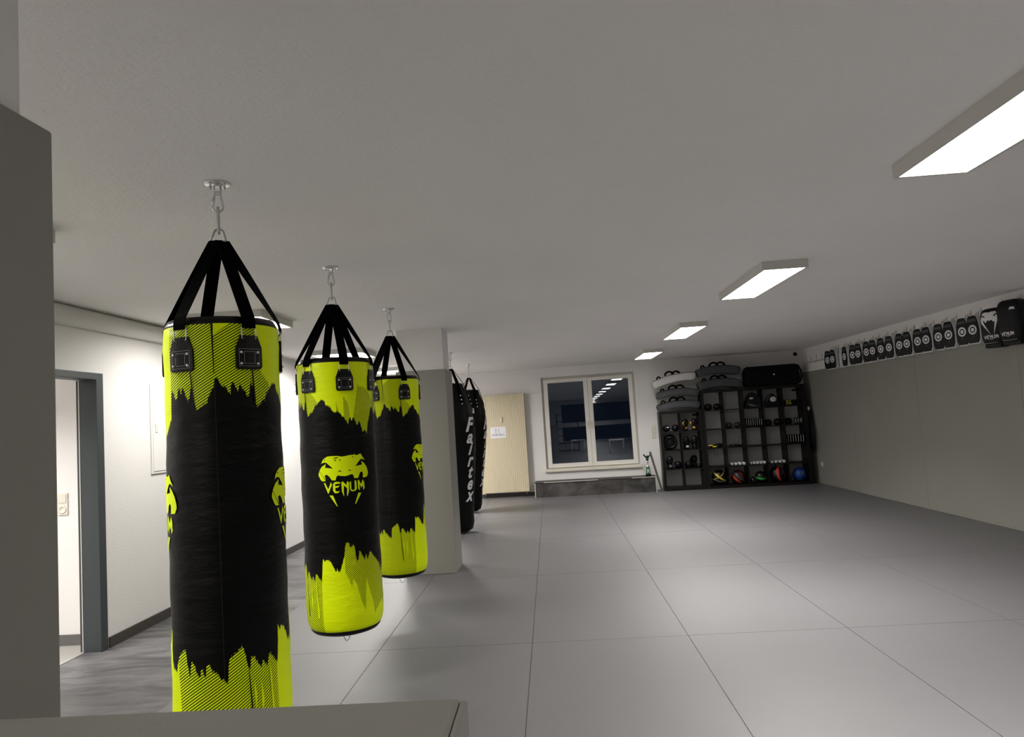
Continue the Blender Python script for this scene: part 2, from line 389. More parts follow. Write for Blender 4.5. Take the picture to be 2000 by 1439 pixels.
for k in range(-4, 4):
    lamp(0.315, 0.34, LAMP_LEFT * {1: 0.66, 2: 1.1, 3: 3.8}.get(k, 1.0) if k >= 0 else LAMP_REAR * 0.7, ln.get(k, 'square panel lamp of the left-hand row, mirrored in the window panes'), (-2.455, 5.62 + 2.95 * (k - 1), ZC), 'square ceiling lamps of the left-hand row')
lamp(0.2, 0.2, LAMP_SIDE, 'unseen square lamp added to light the side room behind the door', (-4.3, 4.0, ZC), 'side room lamps')  # out of view, added to brighten the side room seen through the doorway

# ------------------------------------------------------------------ heavy bags
T1 = [(-88,1.44),(-75,1.46),(-66,1.49),(-60.2,1.516),(-58.7,1.61),(-55.5,1.602),(-51.7,1.576),(-49.0,1.58),(-48.4,1.613),(-45.1,1.614),(-44.4,1.589),(-42.7,1.614),(-40.5,1.611),(-36.2,1.572),(-34.1,1.574),(-33.0,1.606),(-32.1,1.618),(-28.9,1.561),(-25.8,1.533),(-21.7,1.549),(-16.1,1.558),(-14.6,1.577),(-11.7,1.602),(-9.3,1.613),(-8.7,1.643),(-5.4,1.643),(-3.0,1.617),(1.6,1.612),(5.9,1.581),(7.0,1.631),(9.6,1.621),(13.4,1.59),(15.1,1.623),(17.7,1.602),(22.5,1.574),(24.4,1.577),(25.7,1.622),(29.0,1.61),(29.7,1.564),(32.7,1.537),(36.8,1.553),(42.6,1.566),(46.0,1.589)]
T2 = [(57.9,1.587),(63.3,1.605),(68.3,1.602),(71.4,1.578),(77.7,1.562),(80.0,1.544),(85.6,1.532),(87.3,1.54),(91.3,1.526),(97.0,1.5),(103.2,1.467),(105.0,1.501),(106.9,1.504),(108.5,1.479),(111.8,1.504),(114.4,1.478),(118.8,1.454),(121.0,1.483),(125.1,1.444),(127.1,1.418),(132.9,1.43),(136.2,1.405),(139.2,1.455),(148.9,1.553),(153.7,1.556)]
b1 = [(-72.1,0.677),(-68.5,0.65),(-62.0,0.648),(-58.7,0.684),(-56.0,0.703),(-48.3,0.727),(-46.2,0.713),(-45.2,0.678),(-42.3,0.634),(-40.5,0.683),(-38.5,0.688),(-34.2,0.657),(-32.2,0.637),(-30.4,0.642),(-29.7,0.673),(-27.2,0.646),(-25.3,0.635),(-24.3,0.674),(-21.6,0.68),(-18.6,0.655),(-13.1,0.642),(-11.4,0.624),(-4.8,0.61),(-3.9,0.671),(-3.2,0.684),(-0.3,0.7),(2.4,0.7),(4.0,0.708),(8.2,0.723),(9.7,0.718),(11.4,0.692),(13.3,0.659),(15.6,0.634),(16.4,0.678),(19.1,0.685),(23.6,0.656),(26.9,0.637),(28.7,0.667),(31.5,0.643),(34.2,0.638),(35.0,0.669),(37.5,0.676),(41.2,0.653),(46.2,0.638),(46.4,0.624),(49.3,0.759),(52.9,0.739),(54.4,0.753)]
b2 = [(66.9,0.726),(71.7,0.698),(75.4,0.666),(77.6,0.681),(80.9,0.661),(83.7,0.686),(88.5,0.745),(91.4,0.817),(96.6,0.812),(97.3,0.783),(103.1,0.803),(104.9,0.771),(106.4,0.712),(108.8,0.714),(112.0,0.766),(117.8,0.723),(119.7,0.71),(122.3,0.74),(124.8,0.71),(130.5,0.753),(139.4,0.711),(152.9,0.669)]
MT = [(-75,0),(-62,0),(-60,1.75),(-58,2),(-9,2),(-8.5,1.80),(6,1.87),(8,2),(31,2),(33,1.69),(50,1.62),(51,0),(69,0),(70,1.60),(73,1.56),(76,0),(79,1.62),(84,1.54),(88,0),(90,1.64),(97,1.60),(100,1.5),(104,1.52),(114,1.70),(122,1.69),(130,1.68),(140,1.65),(150,1.6)]
MBt = [(-75,9),(-60,9),(-58,0.62),(-52,0.4),(-49,0),(46,0),(47,9),(81,9),(82,0.67),(86,0.65),(91,0.59),(93,0.64),(97,0.62),(106,0.49),(110,0.46),(114,0.63),(118,0.58),(125,0.49),(128,0.43),(138,0.46),(150,0.49)]
def full(tab1, tab2, s2=7.0, dz=0.02):
    a = list(tab1) + [(p - s2, z + dz) for p, z in tab2]
    a.sort(); return a
def extend(a):          # repeat the print half a turn on where it was not seen
    hi = a[-1][0]
    out = list(a) + [(p + 180, z) for p, z in a if p + 180 > hi + 2 and p + 180 < a[0][0] + 358]
    out.sort(); return out
TT = extend(full(T1, T2)); BB = extend(full(b1, b2)); MTT = extend(MT); MBB = extend(MBt)
def interp(tab, p):
    lo = tab[0][0]
    while p < lo: p += 360
    while p >= lo + 360: p -= 360
    for (a, za), (b, zb) in zip(tab, tab[1:] + [(lo + 360, tab[0][1])]):
        if a <= p <= b: return za if b == a else za + (zb - za) * (p - a) / (b - a)
    return tab[-1][1]
def print_mat():
    m = bpy.data.materials.new('neon_splash_print'); m.use_nodes = True; nt = m.node_tree; N = nt.nodes; L = nt.links; b = N['Principled BSDF']
    def at(n):
        a = N.new('ShaderNodeAttribute'); a.attribute_name = n; return a.outputs['Fac']
    def ma(op, a, c=None, d=None):
        x = N.new('ShaderNodeMath'); x.operation = op
        for i, v in enumerate((a, c, d)):
            if v is None: continue
            if isinstance(v, (int, float)): x.inputs[i].default_value = v
            else: L.new(v, x.inputs[i])
        return x.outputs[0]
    z, arc = at('hz'), at('arc')
    cx = N.new('ShaderNodeCombineXYZ'); L.new(ma('MULTIPLY', arc, 330.0), cx.inputs[0]); L.new(ma('MULTIPLY', z, 28.0), cx.inputs[1])
    n = N.new('ShaderNodeTexNoise'); n.noise_dimensions = '2D'; n.inputs['Scale'].default_value = 1.0; n.inputs['Detail'].default_value = 3; L.new(cx.outputs[0], n.inputs['Vector'])
    zz = ma('ADD', z, ma('MULTIPLY', ma('SUBTRACT', n.outputs['Fac'], 0.5), 0.035))
    top = ma('GREATER_THAN', zz, at('pt')); bot = ma('LESS_THAN', zz, at('pb'))
    yel = ma('MAXIMUM', top, bot)
    st = ma('LESS_THAN', ma('FRACT', ma('DIVIDE', ma('SUBTRACT', z, ma('MULTIPLY', arc, 0.62)), 0.0098)), 0.42)
    ms = ma('MAXIMUM', ma('MULTIPLY', top, ma('LESS_THAN', zz, at('mt'))), ma('MULTIPLY', bot, ma('GREATER_THAN', zz, at('mb'))))
    y = ma('MULTIPLY', yel, ma('SUBTRACT', 1.0, ma('MULTIPLY', ms, st)))
    mx = N.new('ShaderNodeMix'); mx.data_type = 'RGBA'; mx.inputs['A'].default_value = (0.0008, 0.0008, 0.0009, 1); mx.inputs['B'].default_value = (0.80, 0.98, 0.0, 1)
    L.new(y, mx.inputs['Factor']); L.new(mx.outputs['Result'], b.inputs['Base Color']); b.inputs['Roughness'].default_value = 0.42; b.inputs['Specular IOR Level'].default_value = 0.15
    tc = N.new('ShaderNodeTexCoord'); n2 = N.new('ShaderNodeTexNoise'); n2.inputs['Scale'].default_value = 9; n2.inputs['Detail'].default_value = 3
    mp = N.new('ShaderNodeMapping'); mp.inputs['Scale'].default_value = (1, 1, 3); L.new(tc.outputs['Object'], mp.inputs['Vector']); L.new(mp.outputs['Vector'], n2.inputs['Vector'])
    bp = N.new('ShaderNodeBump'); bp.inputs['Strength'].default_value = 0.25; bp.inputs['Distance'].default_value = 0.02; L.new(n2.outputs['Fac'], bp.inputs['Height']); L.new(bp.outputs['Normal'], b.inputs['Normal'])
    return m
M_print = print_mat()
M_neon = mat('neon_print', (0.80, 0.98, 0.0), 0.42, spec=0.2)
M_seam = mat('seam_thread', (0.03, 0.03, 0.032), 0.6)

HEAD = [(-113.1,83.8),(-104.8,103.2),(-94.5,114.4),(-77.5,123.8),(-61.1,125.1),(-40.4,124.9),(-22.1,124.0),(0.7,118.3),(21.9,120.6),(43.8,124.3),(66.4,123.6),(69.3,129.3),(74.2,121.8),(90.4,121.7),(108.0,128.6),(119.0,109.9),(135.4,89.4),(129.0,91.8),(110.7,98.6),(97.0,87.9),(85.1,74.6),(72.3,60.4),(114.8,66.1),(108.5,87.3),(129.4,73.1),(144.9,52.6),(154.0,27.8),(154.8,13.3),(144.4,-4.8),(116.5,-6.7),(117.9,16.9),(112.5,28.2),(99.0,23.5),(86.2,-6.0),(63.7,-4.9),(58.3,13.3),(48.5,19.0),(33.7,14.5),(14.4,10.4),(-8.6,13.6),(-24.5,17.3),(-32.8,9.7),(-37.1,-8.6),(-57.6,-7.0),(-68.4,12.3),(-81.8,24.9),(-95.1,21.0),(-89.3,-9.6),(-109.9,-9.7),(-119.5,-1.1),(-131.2,22.7),(-129.3,36.7),(-120.7,55.0),(-108.7,70.7),(-86.3,83.5),(-90.8,63.9),(-48.0,56.4),(-67.9,75.3),(-81.4,89.0),(-95.5,92.2),(-106.6,89.3)]
LET = {'V': [(-101.8,-19.4),(-94.5,-19.1),(-78.3,-54.5),(-62.6,-16.0),(-57.5,-30.3),(-78.2,-78.9),(-81.6,-75.2)],
'E': [(-14.7,-19.7),(-32.8,-15.9),(-46.7,-19.5),(-53.0,-33.0),(-53.2,-63.2),(-44.7,-77.8),(-28.7,-79.1),(-16.9,-68.5),(-30.6,-69.6),(-39.6,-66.6),(-41.2,-50.2),(-27.4,-49.0),(-16.7,-38.2),(-40.7,-39.7),(-40.3,-29.3),(-26.5,-28.1),(-13.9,-28.0)],
'N': [(-7.9,-22.7),(-0.7,-16.3),(19.2,-39.2),(19.9,-25.2),(25.0,-17.5),(32.9,-26.5),(30.7,-73.1),(22.4,-99.1),(19.1,-92.9),(21.3,-55.8),(5.1,-40.2),(2.6,-70.3),(4.3,-100.8),(-6.7,-71.8)],
'U': [(36.6,-24.5),(44.2,-19.4),(44.4,-65.2),(54.1,-69.7),(63.3,-64.9),(64.5,-15.6),(74.6,-21.3),(76.2,-66.3),(64.0,-75.5),(46.4,-75.9),(37.2,-64.4)],
'M': [(82.8,-17.5),(89.7,-17.0),(101.1,-40.7),(115.9,-16.2),(124.1,-33.7),(125.3,-64.8),(115.3,-75.5),(113.9,-49.2),(102.7,-62.2),(94.0,-39.9),(93.1,-56.4),(93.4,-76.5),(83.1,-62.3)]}
FANG = [[(-72.8,-88.6),(-54.4,-89.8),(-32.0,-152.0),(-38.5,-145.6)], [(83.2,-87.1),(101.2,-89.2),(65.5,-147.3),(61.8,-144.5)]]
HOLES = [[(-22.5,37.0),(-17.6,43.6),(-8.5,42.8),(-4.2,35.4),(-13.3,38.5)],[(30.0,38.3),(36.3,44.8),(44.8,42.9),(47.0,38.4),(38.5,39.9)],[(-50.1,111.5),(-31.6,117.2),(-17.8,117.3),(-22.6,113.0),(-41.0,110.9)],[(-41.4,102.7),(-34.4,105.2),(-29.5,100.7),(-34.8,96.4)],[(-15.0,101.9),(-9.2,105.0),(-5.9,100.7),(-10.7,96.4)],[(-96.1,107.4),(-91.1,110.6),(-88.4,107.0),(-92.6,103.7)],[(-128.8,46.0),(-123.8,43.4),(-88.1,-8.6),(-92.2,-8.1),(-118.6,33.9)],[(53.2,114.1),(60.9,116.5),(65.9,113.0),(59.4,111.2)]]

ZB0, ZT = 0.300, 1.838     # printed bag: bottom and top (before each bag's own offset)
def ring_path(w, h, r, n=6):
    P = []
    for cx, cz, a0 in ((w/2 - r, h/2 - r, 0), (-w/2 + r, h/2 - r, 90), (-w/2 + r, -h/2 + r, 180), (w/2 - r, -h/2 + r, 270)):
        for k in range(n + 1): a = radians(a0 + 90 * k / n); P.append((cx + r * cos(a), 0, cz + r * sin(a)))
    return P
def pear(r1, r2, L):
    P = []
    for k in range(9): a = radians(-10 + 200 * k / 8); P.append((r1 * cos(a), 0, L / 2 - r1 + r1 * sin(a)))
    for k in range(9): a = radians(170 + 200 * k / 8); P.append((r2 * cos(a), 0, -L / 2 + r2 + r2 * sin(a)))
    return P
def place(P, M): return [M @ Vector(p) for p in P]
def ceiling_hook(x, y, label, ang):
    t = thing('ceiling_hook', label, 'hook', (x, y, ZC), ang, 'steel ceiling hooks holding the heavy bags')
    bm = B(); lathe(bm, [(0.0, -0.005), (0.044, -0.005), (0.047, -0.0035), (0.047, 0)], 32); lathe(bm, [(0.0, -0.011), (0.018, -0.011), (0.022, -0.005)], 24); obj('plate', bm, M_steel, t)
    for k in range(4):
        a = radians(45 + 90 * k); bm = B(); M = Matrix.Translation((0.036 * cos(a), 0.036 * sin(a), 0))
        lathe(bm, [(0, -0.017), (0.0026, -0.017), (0.0026, -0.011), (0.0058, -0.011), (0.0058, -0.005), (0.007, -0.005)], 6, M=M, smooth=False); obj('bolt', bm, M_steel, t)
    bm = B(); tube(bm, [(-0.0115, 0, -0.009), (-0.0115, 0, -0.032)] + [(0.0115 * cos(radians(a)), 0, -0.032 + 0.0115 * sin(radians(a))) for a in range(180, 361, 20)] + [(0.0115, 0, -0.009)], 0.0036); obj('shackle', bm, M_steel, t)
    return t
def chain(root, ang, dz, far=False):
    """carabiner, link and the two strap rings; heights in world z, root at floor"""
    Ra = Matrix.Rotation(ang, 4, 'Z')
    bm = B(); tube(bm, place(pear(0.011, 0.0185, 0.078), Matrix.Translation((0, 0, 2.338)) @ Ra), 0.0042, closed=True)
    tube(bm, place([(-0.0175, 0, -0.012), (-0.0135, 0, 0.014)], Matrix.Translation((0, 0, 2.338)) @ Ra), 0.0055); obj('carabiner', bm, M_steel, root)
    Rb = Matrix.Rotation(ang + pi / 2, 4, 'Z')
    bm = B(); tube(bm, place(ring_path(0.024, 0.098, 0.0115), Matrix.Translation((0, 0, 2.266)) @ Rb), 0.0058, closed=True); obj('quick_link', bm, M_zinc, root)
    for s in (-1, 1):
        bm = B(); P = [(-0.03, 0, -0.028), (-0.027, 0, -0.031), (0.027, 0, -0.031), (0.03, 0, -0.028)] + [(0.02 * cos(radians(a)) * 1.0, 0, 0.0 + 0.02 * sin(radians(a))) for a in range(20, 161, 20)]
        M = Matrix.Translation((0, 0, 2.213)) @ Matrix.Rotation(ang + s * 0.38, 4, 'Z') @ Matrix.Rotation(s * 0.28, 4, 'X')
        tube(bm, place(P, M), 0.0035, closed=True); obj('triangle_ring', bm, M_zinc, root)
def ribbon(bm, cs, ws, th, mi=0):
    """flat strap through centres cs with width vectors ws"""
    rows = []
    for i, (c, w) in enumerate(zip(cs, ws)):
        c = Vector(c); w = Vector(w); d = (Vector(cs[min(i + 1, len(cs) - 1)]) - Vector(cs[max(i - 1, 0)])).normalized(); n = d.cross(w.normalized()) * th / 2
        rows.append([bm.verts.new(c - w / 2 - n), bm.verts.new(c + w / 2 - n), bm.verts.new(c + w / 2 + n), bm.verts.new(c - w / 2 + n)])
    for A, C in zip(rows, rows[1:]):
        for k in range(4): bm.faces.new((A[k], A[(k + 1) % 4], C[(k + 1) % 4], C[k])).material_index = mi
    bm.faces.new(rows[0][::-1]); bm.faces.new(rows[-1])

def neon_bag(x, y, r, facing, straps, zoff, label, zb=0.0, name='punching_bag'):
    """facing: print azimuth that faces the camera (deg)"""
    face = atan2(-x, y)                      # azimuth (from -Y towards +X) that looks at the camera
    Z0, Z1 = ZB0 + zoff + zb, ZT + zoff; TD = -0.021   # TD: tabs, rings and straps hang a little lower
    t = thing(name, label, 'punching bag', (x, y, 0), 0, 'black and neon yellow heavy bags')
    def P(phi, z, rr): a = face + radians(phi - facing); return (rr * sin(a), -rr * cos(a), z)
    # body
    prof = [(0.90, Z0 + 0.020), (0.94, Z0 + 0.030), (0.965, Z0 + 0.044), (0.99, Z0 + 0.07), (1.0, Z0 + 0.10)]
    nz = 24
    for i in range(1, nz): z = Z0 + 0.10 + (Z1 - 0.02 - Z0 - 0.10) * i / nz; prof.append((1.0 + 0.008 * sin(i * 1.7) + 0.006 * sin(i * .6), z))
    prof += [(0.995, Z1 - 0.014), (0.985, Z1)]
    n = 540; me = bpy.data.meshes.new('body'); V = []; F = []; at = {k: [] for k in ('hz', 'arc', 'pt', 'pb', 'mt', 'mb')}
    ph0 = -180.0
    cols = [(ph0 + 360.0 * k / n) for k in range(n + 1)]
    tab = [(interp(TT, p), interp(BB, p), interp(MTT, p), interp(MBB, p)) for p in cols]
    for rr, z in prof:
        for k, p in enumerate(cols):
            V.append(P(p, z, rr * r)); at['hz'].append(z - zoff); at['arc'].append(radians(p) * r)
            at['pt'].append(tab[k][0]); at['pb'].append(tab[k][1]); at['mt'].append(tab[k][2]); at['mb'].append(tab[k][3])
    w = n + 1
    for i in range(len(prof) - 1):
        for k in range(n): F.append((i * w + k, i * w + k + 1, (i + 1) * w + k + 1, (i + 1) * w + k))
    me.from_pydata(V, [], F)
    for k, v in at.items(): a = me.attributes.new(k, 'FLOAT', 'POINT'); a.data.foreach_set('value', v)
    me.polygons.foreach_set('use_smooth', [True] * len(F))
    me.materials.append(M_print); me.update()
    o = bpy.data.objects.new('body', me); COL.objects.link(o); o.parent = t
    o['label'] = 'black vinyl tube with neon yellow splash print'
    # black top rim, lid and bottom
    bm = B(); lathe(bm, [(0.0, Z1 + 0.004), (r * 0.80, Z1 + 0.006), (r * 0.90, Z1 + 0.024), (r * 0.93, Z1 + 0.024), (r * 0.985, Z1 + 0.003), (r * 0.99, Z1 - 0.004)], 64); obj('top_lid', bm, M_leather, t)
    bm = B(); lathe(bm, [(r * 0.915, Z0 + 0.024), (r * 0.905, Z0 + 0.012), (r * 0.84, Z0 - 0.002), (r * 0.66, Z0 - 0.014), (r * 0.3, Z0 - 0.02), (0, Z0 - 0.021)], 64); obj('bottom_cap', bm, M_leather, t)
    bm = B(); tube(bm, [(0.021 * cos(radians(a)), 0, Z0 - 0.02 + 0.056 * sin(radians(a))) for a in range(180, 361, 15)], 0.0022); o = obj('bottom_loop', bm, M_zinc, t); o.rotation_euler = (0, 0, face * 0.5)
    # logo, twice round the bag, and printed slivers
    for k, c in enumerate((84.0, 262.0)):
        bm = B(); f = lambda u, v, o=0.0014: P(c + degrees(u / 1000 / r), 1.168 + 0.02 + v / 1000 + zoff, r * 1.012 + o)
        decal(bm, [HEAD] + list(LET.values()) + FANG, f, 0, 12)
        decal(bm, HOLES, lambda u, v: f(u, v, 0.0022), 1, 12)
        q = obj('logo', bm, [M_neon, M_black], t); q['label'] = 'neon yellow snake head print reading VENUM'
    bm = B(); f2 = lambda u, v: P(u, v + zoff, r * 1.012 + 0.0012)
    for s in (0, 180):
        decal(bm, [[(19 + s, .60), (21 + s, .56), (20.3 + s, .50), (19 + s, .55)], [(26 + s, .60), (28.5 + s, .53), (26 + s, .47), (25.8 + s, .53)], [(35 + s, .66), (37 + s, .62), (41 + s, .44), (38.4 + s, .44)],
                   [(-8 + s, 1.834), (8 + s, 1.834), (-6 + s, 1.80), (-8.6 + s, 1.79)]], f2, 0, 3)
        decal(bm, [[(13.5 + s, .66), (15 + s, .62), (18.5 + s, .44), (17 + s, .44)], [(-10.4 + s, 1.834), (-8.6 + s, 1.834), (-8.4 + s, 1.66), (-9.0 + s, 1.66)], [(27.5 + s, 1.70), (28.3 + s, 1.70), (31 + s, 1.55), (28.6 + s, 1.56)], [(-33 + s, 1.70), (-32.3 + s, 1.70), (-28 + s, 1.56), (-30 + s, 1.57)]], f2, 1, 3)
        decal(bm, [[(-8.4 + s, 1.64), (-8.1 + s, 1.64), (-7.6 + s, .62), (-7.9 + s, .62)]], lambda u, v: P(u, v + zoff, r * 1.012 + 0.0007), 2, 3)
    obj('printed_slivers', bm, [M_neon, M_black, M_seam], t)
    # straps with leather tabs
    for a_ in straps:
        phi = a_ + facing
        def Q(u, z, o): return P(phi + degrees(u / r), z + zoff + TD, r * 1.008 + o)
        bm = B(); rad = lambda rr, z: Vector(P(phi, z + zoff + TD, rr)); ctr = Vector((0, 0, 0))
        e = (Vector(P(phi + 90, 0, 1)) - Vector((0, 0, 0))).normalized(); e.z = 0
        ex = Vector((cos(face), sin(face), 0)); 
        if e.dot(ex) < 0: e2 = (e * 0.45 - ex * 0.55).normalized()
        else: e2 = (e * 0.45 + ex * 0.55).normalized()
        top = Vector((0, 0, 2.185)) + Vector(P(phi, 0, 0.018))
        cs = [rad(r + 0.010, 1.838), rad(r + 0.010, 1.858), rad(r * 0.985 + 0.006, 1.884)]; ws = [e * 0.050] * 3
        for i in range(1, 9):
            s = i / 8; cs.append(rad(r * 0.985 + 0.006, 1.884).lerp(top, s)); ws.append((e.lerp(e2, s)).normalized() * (0.050 - 0.006 * s))
        ribbon(bm, cs, ws, 0.003); obj('strap', bm, M_blackmat, t)
        bm = B(); pts = [Q(u, z, 0.007) for u, z in ((-0.025, 1.8), (-0.025, 1.845), (0.025, 1.845), (0.025, 1.8))]
        P4 = []
        for i in range(4):
            p0, p1 = Vector(pts[i]), Vector(pts[(i + 1) % 4])
            P4 += [p0.lerp(p1, .06), p0.lerp(p1, .5), p0.lerp(p1, .94)]
        tube(bm, P4, 0.0026, closed=True); obj('ring', bm, M_rivet, t)
        # tab
        poly = [(-0.030, 1.812), (0.030, 1.812), (0.034, 1.800), (0.045, 1.772), (0.0465, 1.765), (0.0465, 1.700), (0.040, 1.692), (-0.040, 1.692), (-0.0465, 1.700), (-0.0465, 1.765), (-0.045, 1.772), (-0.034, 1.800)]
        bm = B()
        for o0, m_ in ((0.009, 0),): decal(bm, [poly], lambda u, z: Q(u, z, o0), m_, 0.012)
        ring = poly + [poly[0]]
        for (ua, za), (ub, zb) in zip(ring, ring[1:]):
            vs = [bm.verts.new(Q(*p)) for p in ((ua, za, 0.009), (ub, zb, 0.009), (ub, zb, -0.004), (ua, za, -0.004))]; bm.faces.new(vs)
        inner = [(-0.036, 1.764), (0.036, 1.764), (0.036, 1.703), (-0.036, 1.703)]; inner2 = [(-0.019, 1.755), (0.019, 1.755), (0.019, 1.712), (-0.019, 1.712)]
        for R_ in (inner, inner2):
            for (ua, za), (ub, zb) in zip(R_, R_[1:] + R_[:1]):
                L_ = sqrt((ub - ua) ** 2 + (zb - za) ** 2); nn = int(L_ / 0.0052); du, dz = (ub - ua) / L_, (zb - za) / L_
                for q in range(nn):
                    s0, s1 = q * L_ / nn, (q + 0.62) * L_ / nn; px, pz = -dz * 0.0005, du * 0.0005
                    decal(bm, [[(ua + du * s0 + px, za + dz * s0 + pz), (ua + du * s1 + px, za + dz * s1 + pz), (ua + du * s1 - px, za + dz * s1 - pz), (ua + du * s0 - px, za + dz * s0 - pz)]], lambda u, z: Q(u, z, 0.0096), 1)
        tb = obj('leather_tab', bm, [M_leather, M_thread], t)
        for u in (-0.029, 0.029):
            for z in (1.752, 1.712):
                bm = B(); c = Vector(Q(u, z, 0.010)); blob(bm, c, (0.0048, 0.0048, 0.0048), seg=12); obj('rivet', bm, M_rivet, tb)
    chain(t, face, 0)
    return t
neon_bag(-1.206, 2.60, 0.200, 0.0, [-112, -41, 25, 93, -162], 0.008, 'nearest and largest neon yellow heavy bag, its foot hidden by the grey half wall', 0.03)
neon_bag(-1.234, 4.10, 0.213, 80.0, [-100, -44, 13, 68, 140, -165], -0.006, 'second neon yellow and black heavy bag, its snake head logo facing the camera', 0.035)
neon_bag(-1.247, 5.69, 0.208, 13.0, [-112, -43, 25, 93, -160], -0.012, 'third and smallest neon yellow bag, in front of the grey padded pillar', 0.005)
HK = [(-1.206, 2.60, 'steel hook plate in the ceiling above the nearest neon yellow bag'), (-1.234, 4.10, 'steel hook plate above the second neon yellow bag'), (-1.247, 5.69, 'steel hook plate above the third neon yellow bag'),
      (-1.29, 9.557, 'ceiling hook plate seen just right of the pillar top'), (-1.284, 11.678, 'farthest ceiling hook plate, above the rearmost black bag')]
for x, y, l in HK: ceiling_hook(x, y, l, atan2(-x, y))

def black_bag(x, y, lean, text_phi, label, k0):
    face = atan2(-x, y)
    t = thing('punching_bag', label, 'punching bag', (x, y, 0), 0, 'plain black heavy bags with white lettering')
    prof = [(0.0, 0.02), (0.13, 0.022), (0.18, 0.05), (0.20, 0.12), (0.205, 0.3), (0.225, 0.55), (0.252, 0.85), (0.272, 1.1), (0.282, 1.3), (0.278, 1.48), (0.255, 1.65), (0.215, 1.80), (0.165, 1.92), (0.145, 1.985), (0.10, 1.99), (0, 1.985)]
    fine = []
    for (ra, za), (rb, zb) in zip(prof, prof[1:]):
        m = max(1, int(abs(zb - za) / 0.03))
        for i in range(m): s = i / m; fine.append((ra + (rb - ra) * s, za + (zb - za) * s))
    fine.append(prof[-1])
    def rz(z):
        for (ra, za), (rb, zb) in zip(prof[1:], prof[2:]):
            if za <= z <= zb: return ra + (rb - ra) * (z - za) / (zb - za)
        return 0.2
    sh = lambda z: lean * (2.0 - z)
    bm = B(); t_ = bmesh.new(); rings = []
    rnd = random.Random(k0)
    for r, z in fine:
        rings.append([t_.verts.new(((max(r, .001) * (1 + 0.012 * sin(z * 47 + 3 * a / 8) * (1 if .1 < z < 1.9 else 0))) * cos(2 * pi * a / 64) + sh(z), max(r, .001) * sin(2 * pi * a / 64), z)) for a in range(64)])
    for A, C in zip(rings, rings[1:]):
        for k in range(64): t_.faces.new((A[k], A[(k + 1) % 64], C[(k + 1) % 64], C[k])).smooth = True
    merge(bm, t_); body = obj('body', bm, M_black, t)
    # vertical lettering
    bm = B(); Pm = lambda phi, z, o: ((rz(z) * 1.012 + o) * sin(face + radians(phi)) + sh(z), -(rz(z) * 1.012 + o) * cos(face + radians(phi)), z)
    z = 1.50
    for ch in 'Fairtex':
        h = 0.16 if ch == 'F' else 0.14
        tr = text_tris(ch, 0.24 if ch != 'F' else 0.26, 0.4, 0.03)
        decal(bm, shift(tr, 0, z - h, 0.95, 1.0), lambda u, v: Pm(text_phi + degrees(u / 0.27), v, 0.004), 0, 0.02)
        z -= h + 0.012
    o = obj('lettering', bm, [M_white, M_black], t); o['label'] = 'white brush script reading Fairtex down the bag'
    bm = B(); decal(bm, [[(-0.04, 1.60), (0.03, 1.60), (0.03, 1.68), (-0.04, 1.68)]], lambda u, v: Pm(text_phi - 52 + degrees(u / 0.25), v, 0.004), 0, 0.02)
    decal(bm, shift(text_tris('F', 0.08, 0.3, 0.01), -0.005, 1.612), lambda u, v: Pm(text_phi - 52 + degrees(u / 0.25), v, 0.006), 1, 0.02)
    obj('badge', bm, [M_white, M_black], t)
    for a_ in (-150, -95, -30, 30, 80, 150):
        e = Vector((cos(face + radians(a_)), sin(face + radians(a_)), 0)); d = Vector((sin(face + radians(a_)), -cos(face + radians(a_)), 0))
        cs = [d * (rz(1.72) + 0.008) + Vector((sh(1.72), 0, 1.72)), d * (rz(1.85) + 0.01) + Vector((sh(1.85), 0, 1.85)), d * 0.158 + Vector((0, 0, 1.99)), d * 0.09 + Vector((0, 0, 2.09)), d * 0.022 + Vector((0, 0, 2.19))]
        bm = B(); ribbon(bm, cs, [e * 0.045] * 3 + [e * 0.04, e * 0.035], 0.004)
        st = obj('strap', bm, M_blackmat, t)
        for zz in (1.70, 1.755, 1.81):
            bm = B(); blob(bm, d * (rz(zz) + 0.012) + Vector((sh(zz), 0, zz + 0.005)), (0.009, 0.009, 0.009), seg=8); obj('rivet', bm, M_rivet, st)
    chain(t, face, 0)
black_bag(-1.29, 9.557, 0.0, 42, 'front one of the two tall black bags behind the pillar, white script down its side', 3)
black_bag(-1.284, 11.678, -0.055, 62, 'rear one of the two tall black bags, half hidden behind the other', 5)

# ------------------------------------------------------------------ left wall
t = thing('distribution_board', 'flat white electric distribution board door set in the left wall', 'distribution board', (XL, 5.69, 1.19), 0)
bm = B(); box2(bm, (0, 0, 0), (0.012, 0.50, 0.745), 0.003); obj('frame', bm, M_wall, t)
bm = B(); box2(bm, (0.012, 0.02, 0.02), (0.017, 0.48, 0.725), 0.002); dd = obj('door', bm, M_wall, t)
bm = B(); box2(bm, (0.017, 0.05, 0.34), (0.024, 0.08, 0.41), 0.003); obj('lock', bm, M_plastic, dd)
def plate(name, label, cat, loc, rotz, n, w=0.081, rock=False, group=None):
    t = thing(name, label, cat, loc, rotz, group)   # faces local -y
    bm = B(); box2(bm, (-w / 2, -0.010, -w * n / 2), (w / 2, 0, w * n / 2), 0.003); obj('cover_frame', bm, M_plastic, t)
    for k in range(n):
        z = w * (k + 0.5 - n / 2); bm = B()
        if rock and k == n - 1: box2(bm, (-0.03, -0.014, z - 0.03), (0.03, -0.010, z + 0.03), 0.002); obj('rocker', bm, M_plastic, t)
        else:
            M = Matrix.Translation((0, -0.010, z)) @ Matrix.Rotation(pi / 2, 4, 'X')
            lathe(bm, [(0.031, -0.001), (0.031, 0.003), (0.022, 0.003), (0.020, 0.0006), (0, 0.0006)], 24, M=M); obj('socket_insert', bm, M_plastic, t)
    return t
def floor_hit(): pass
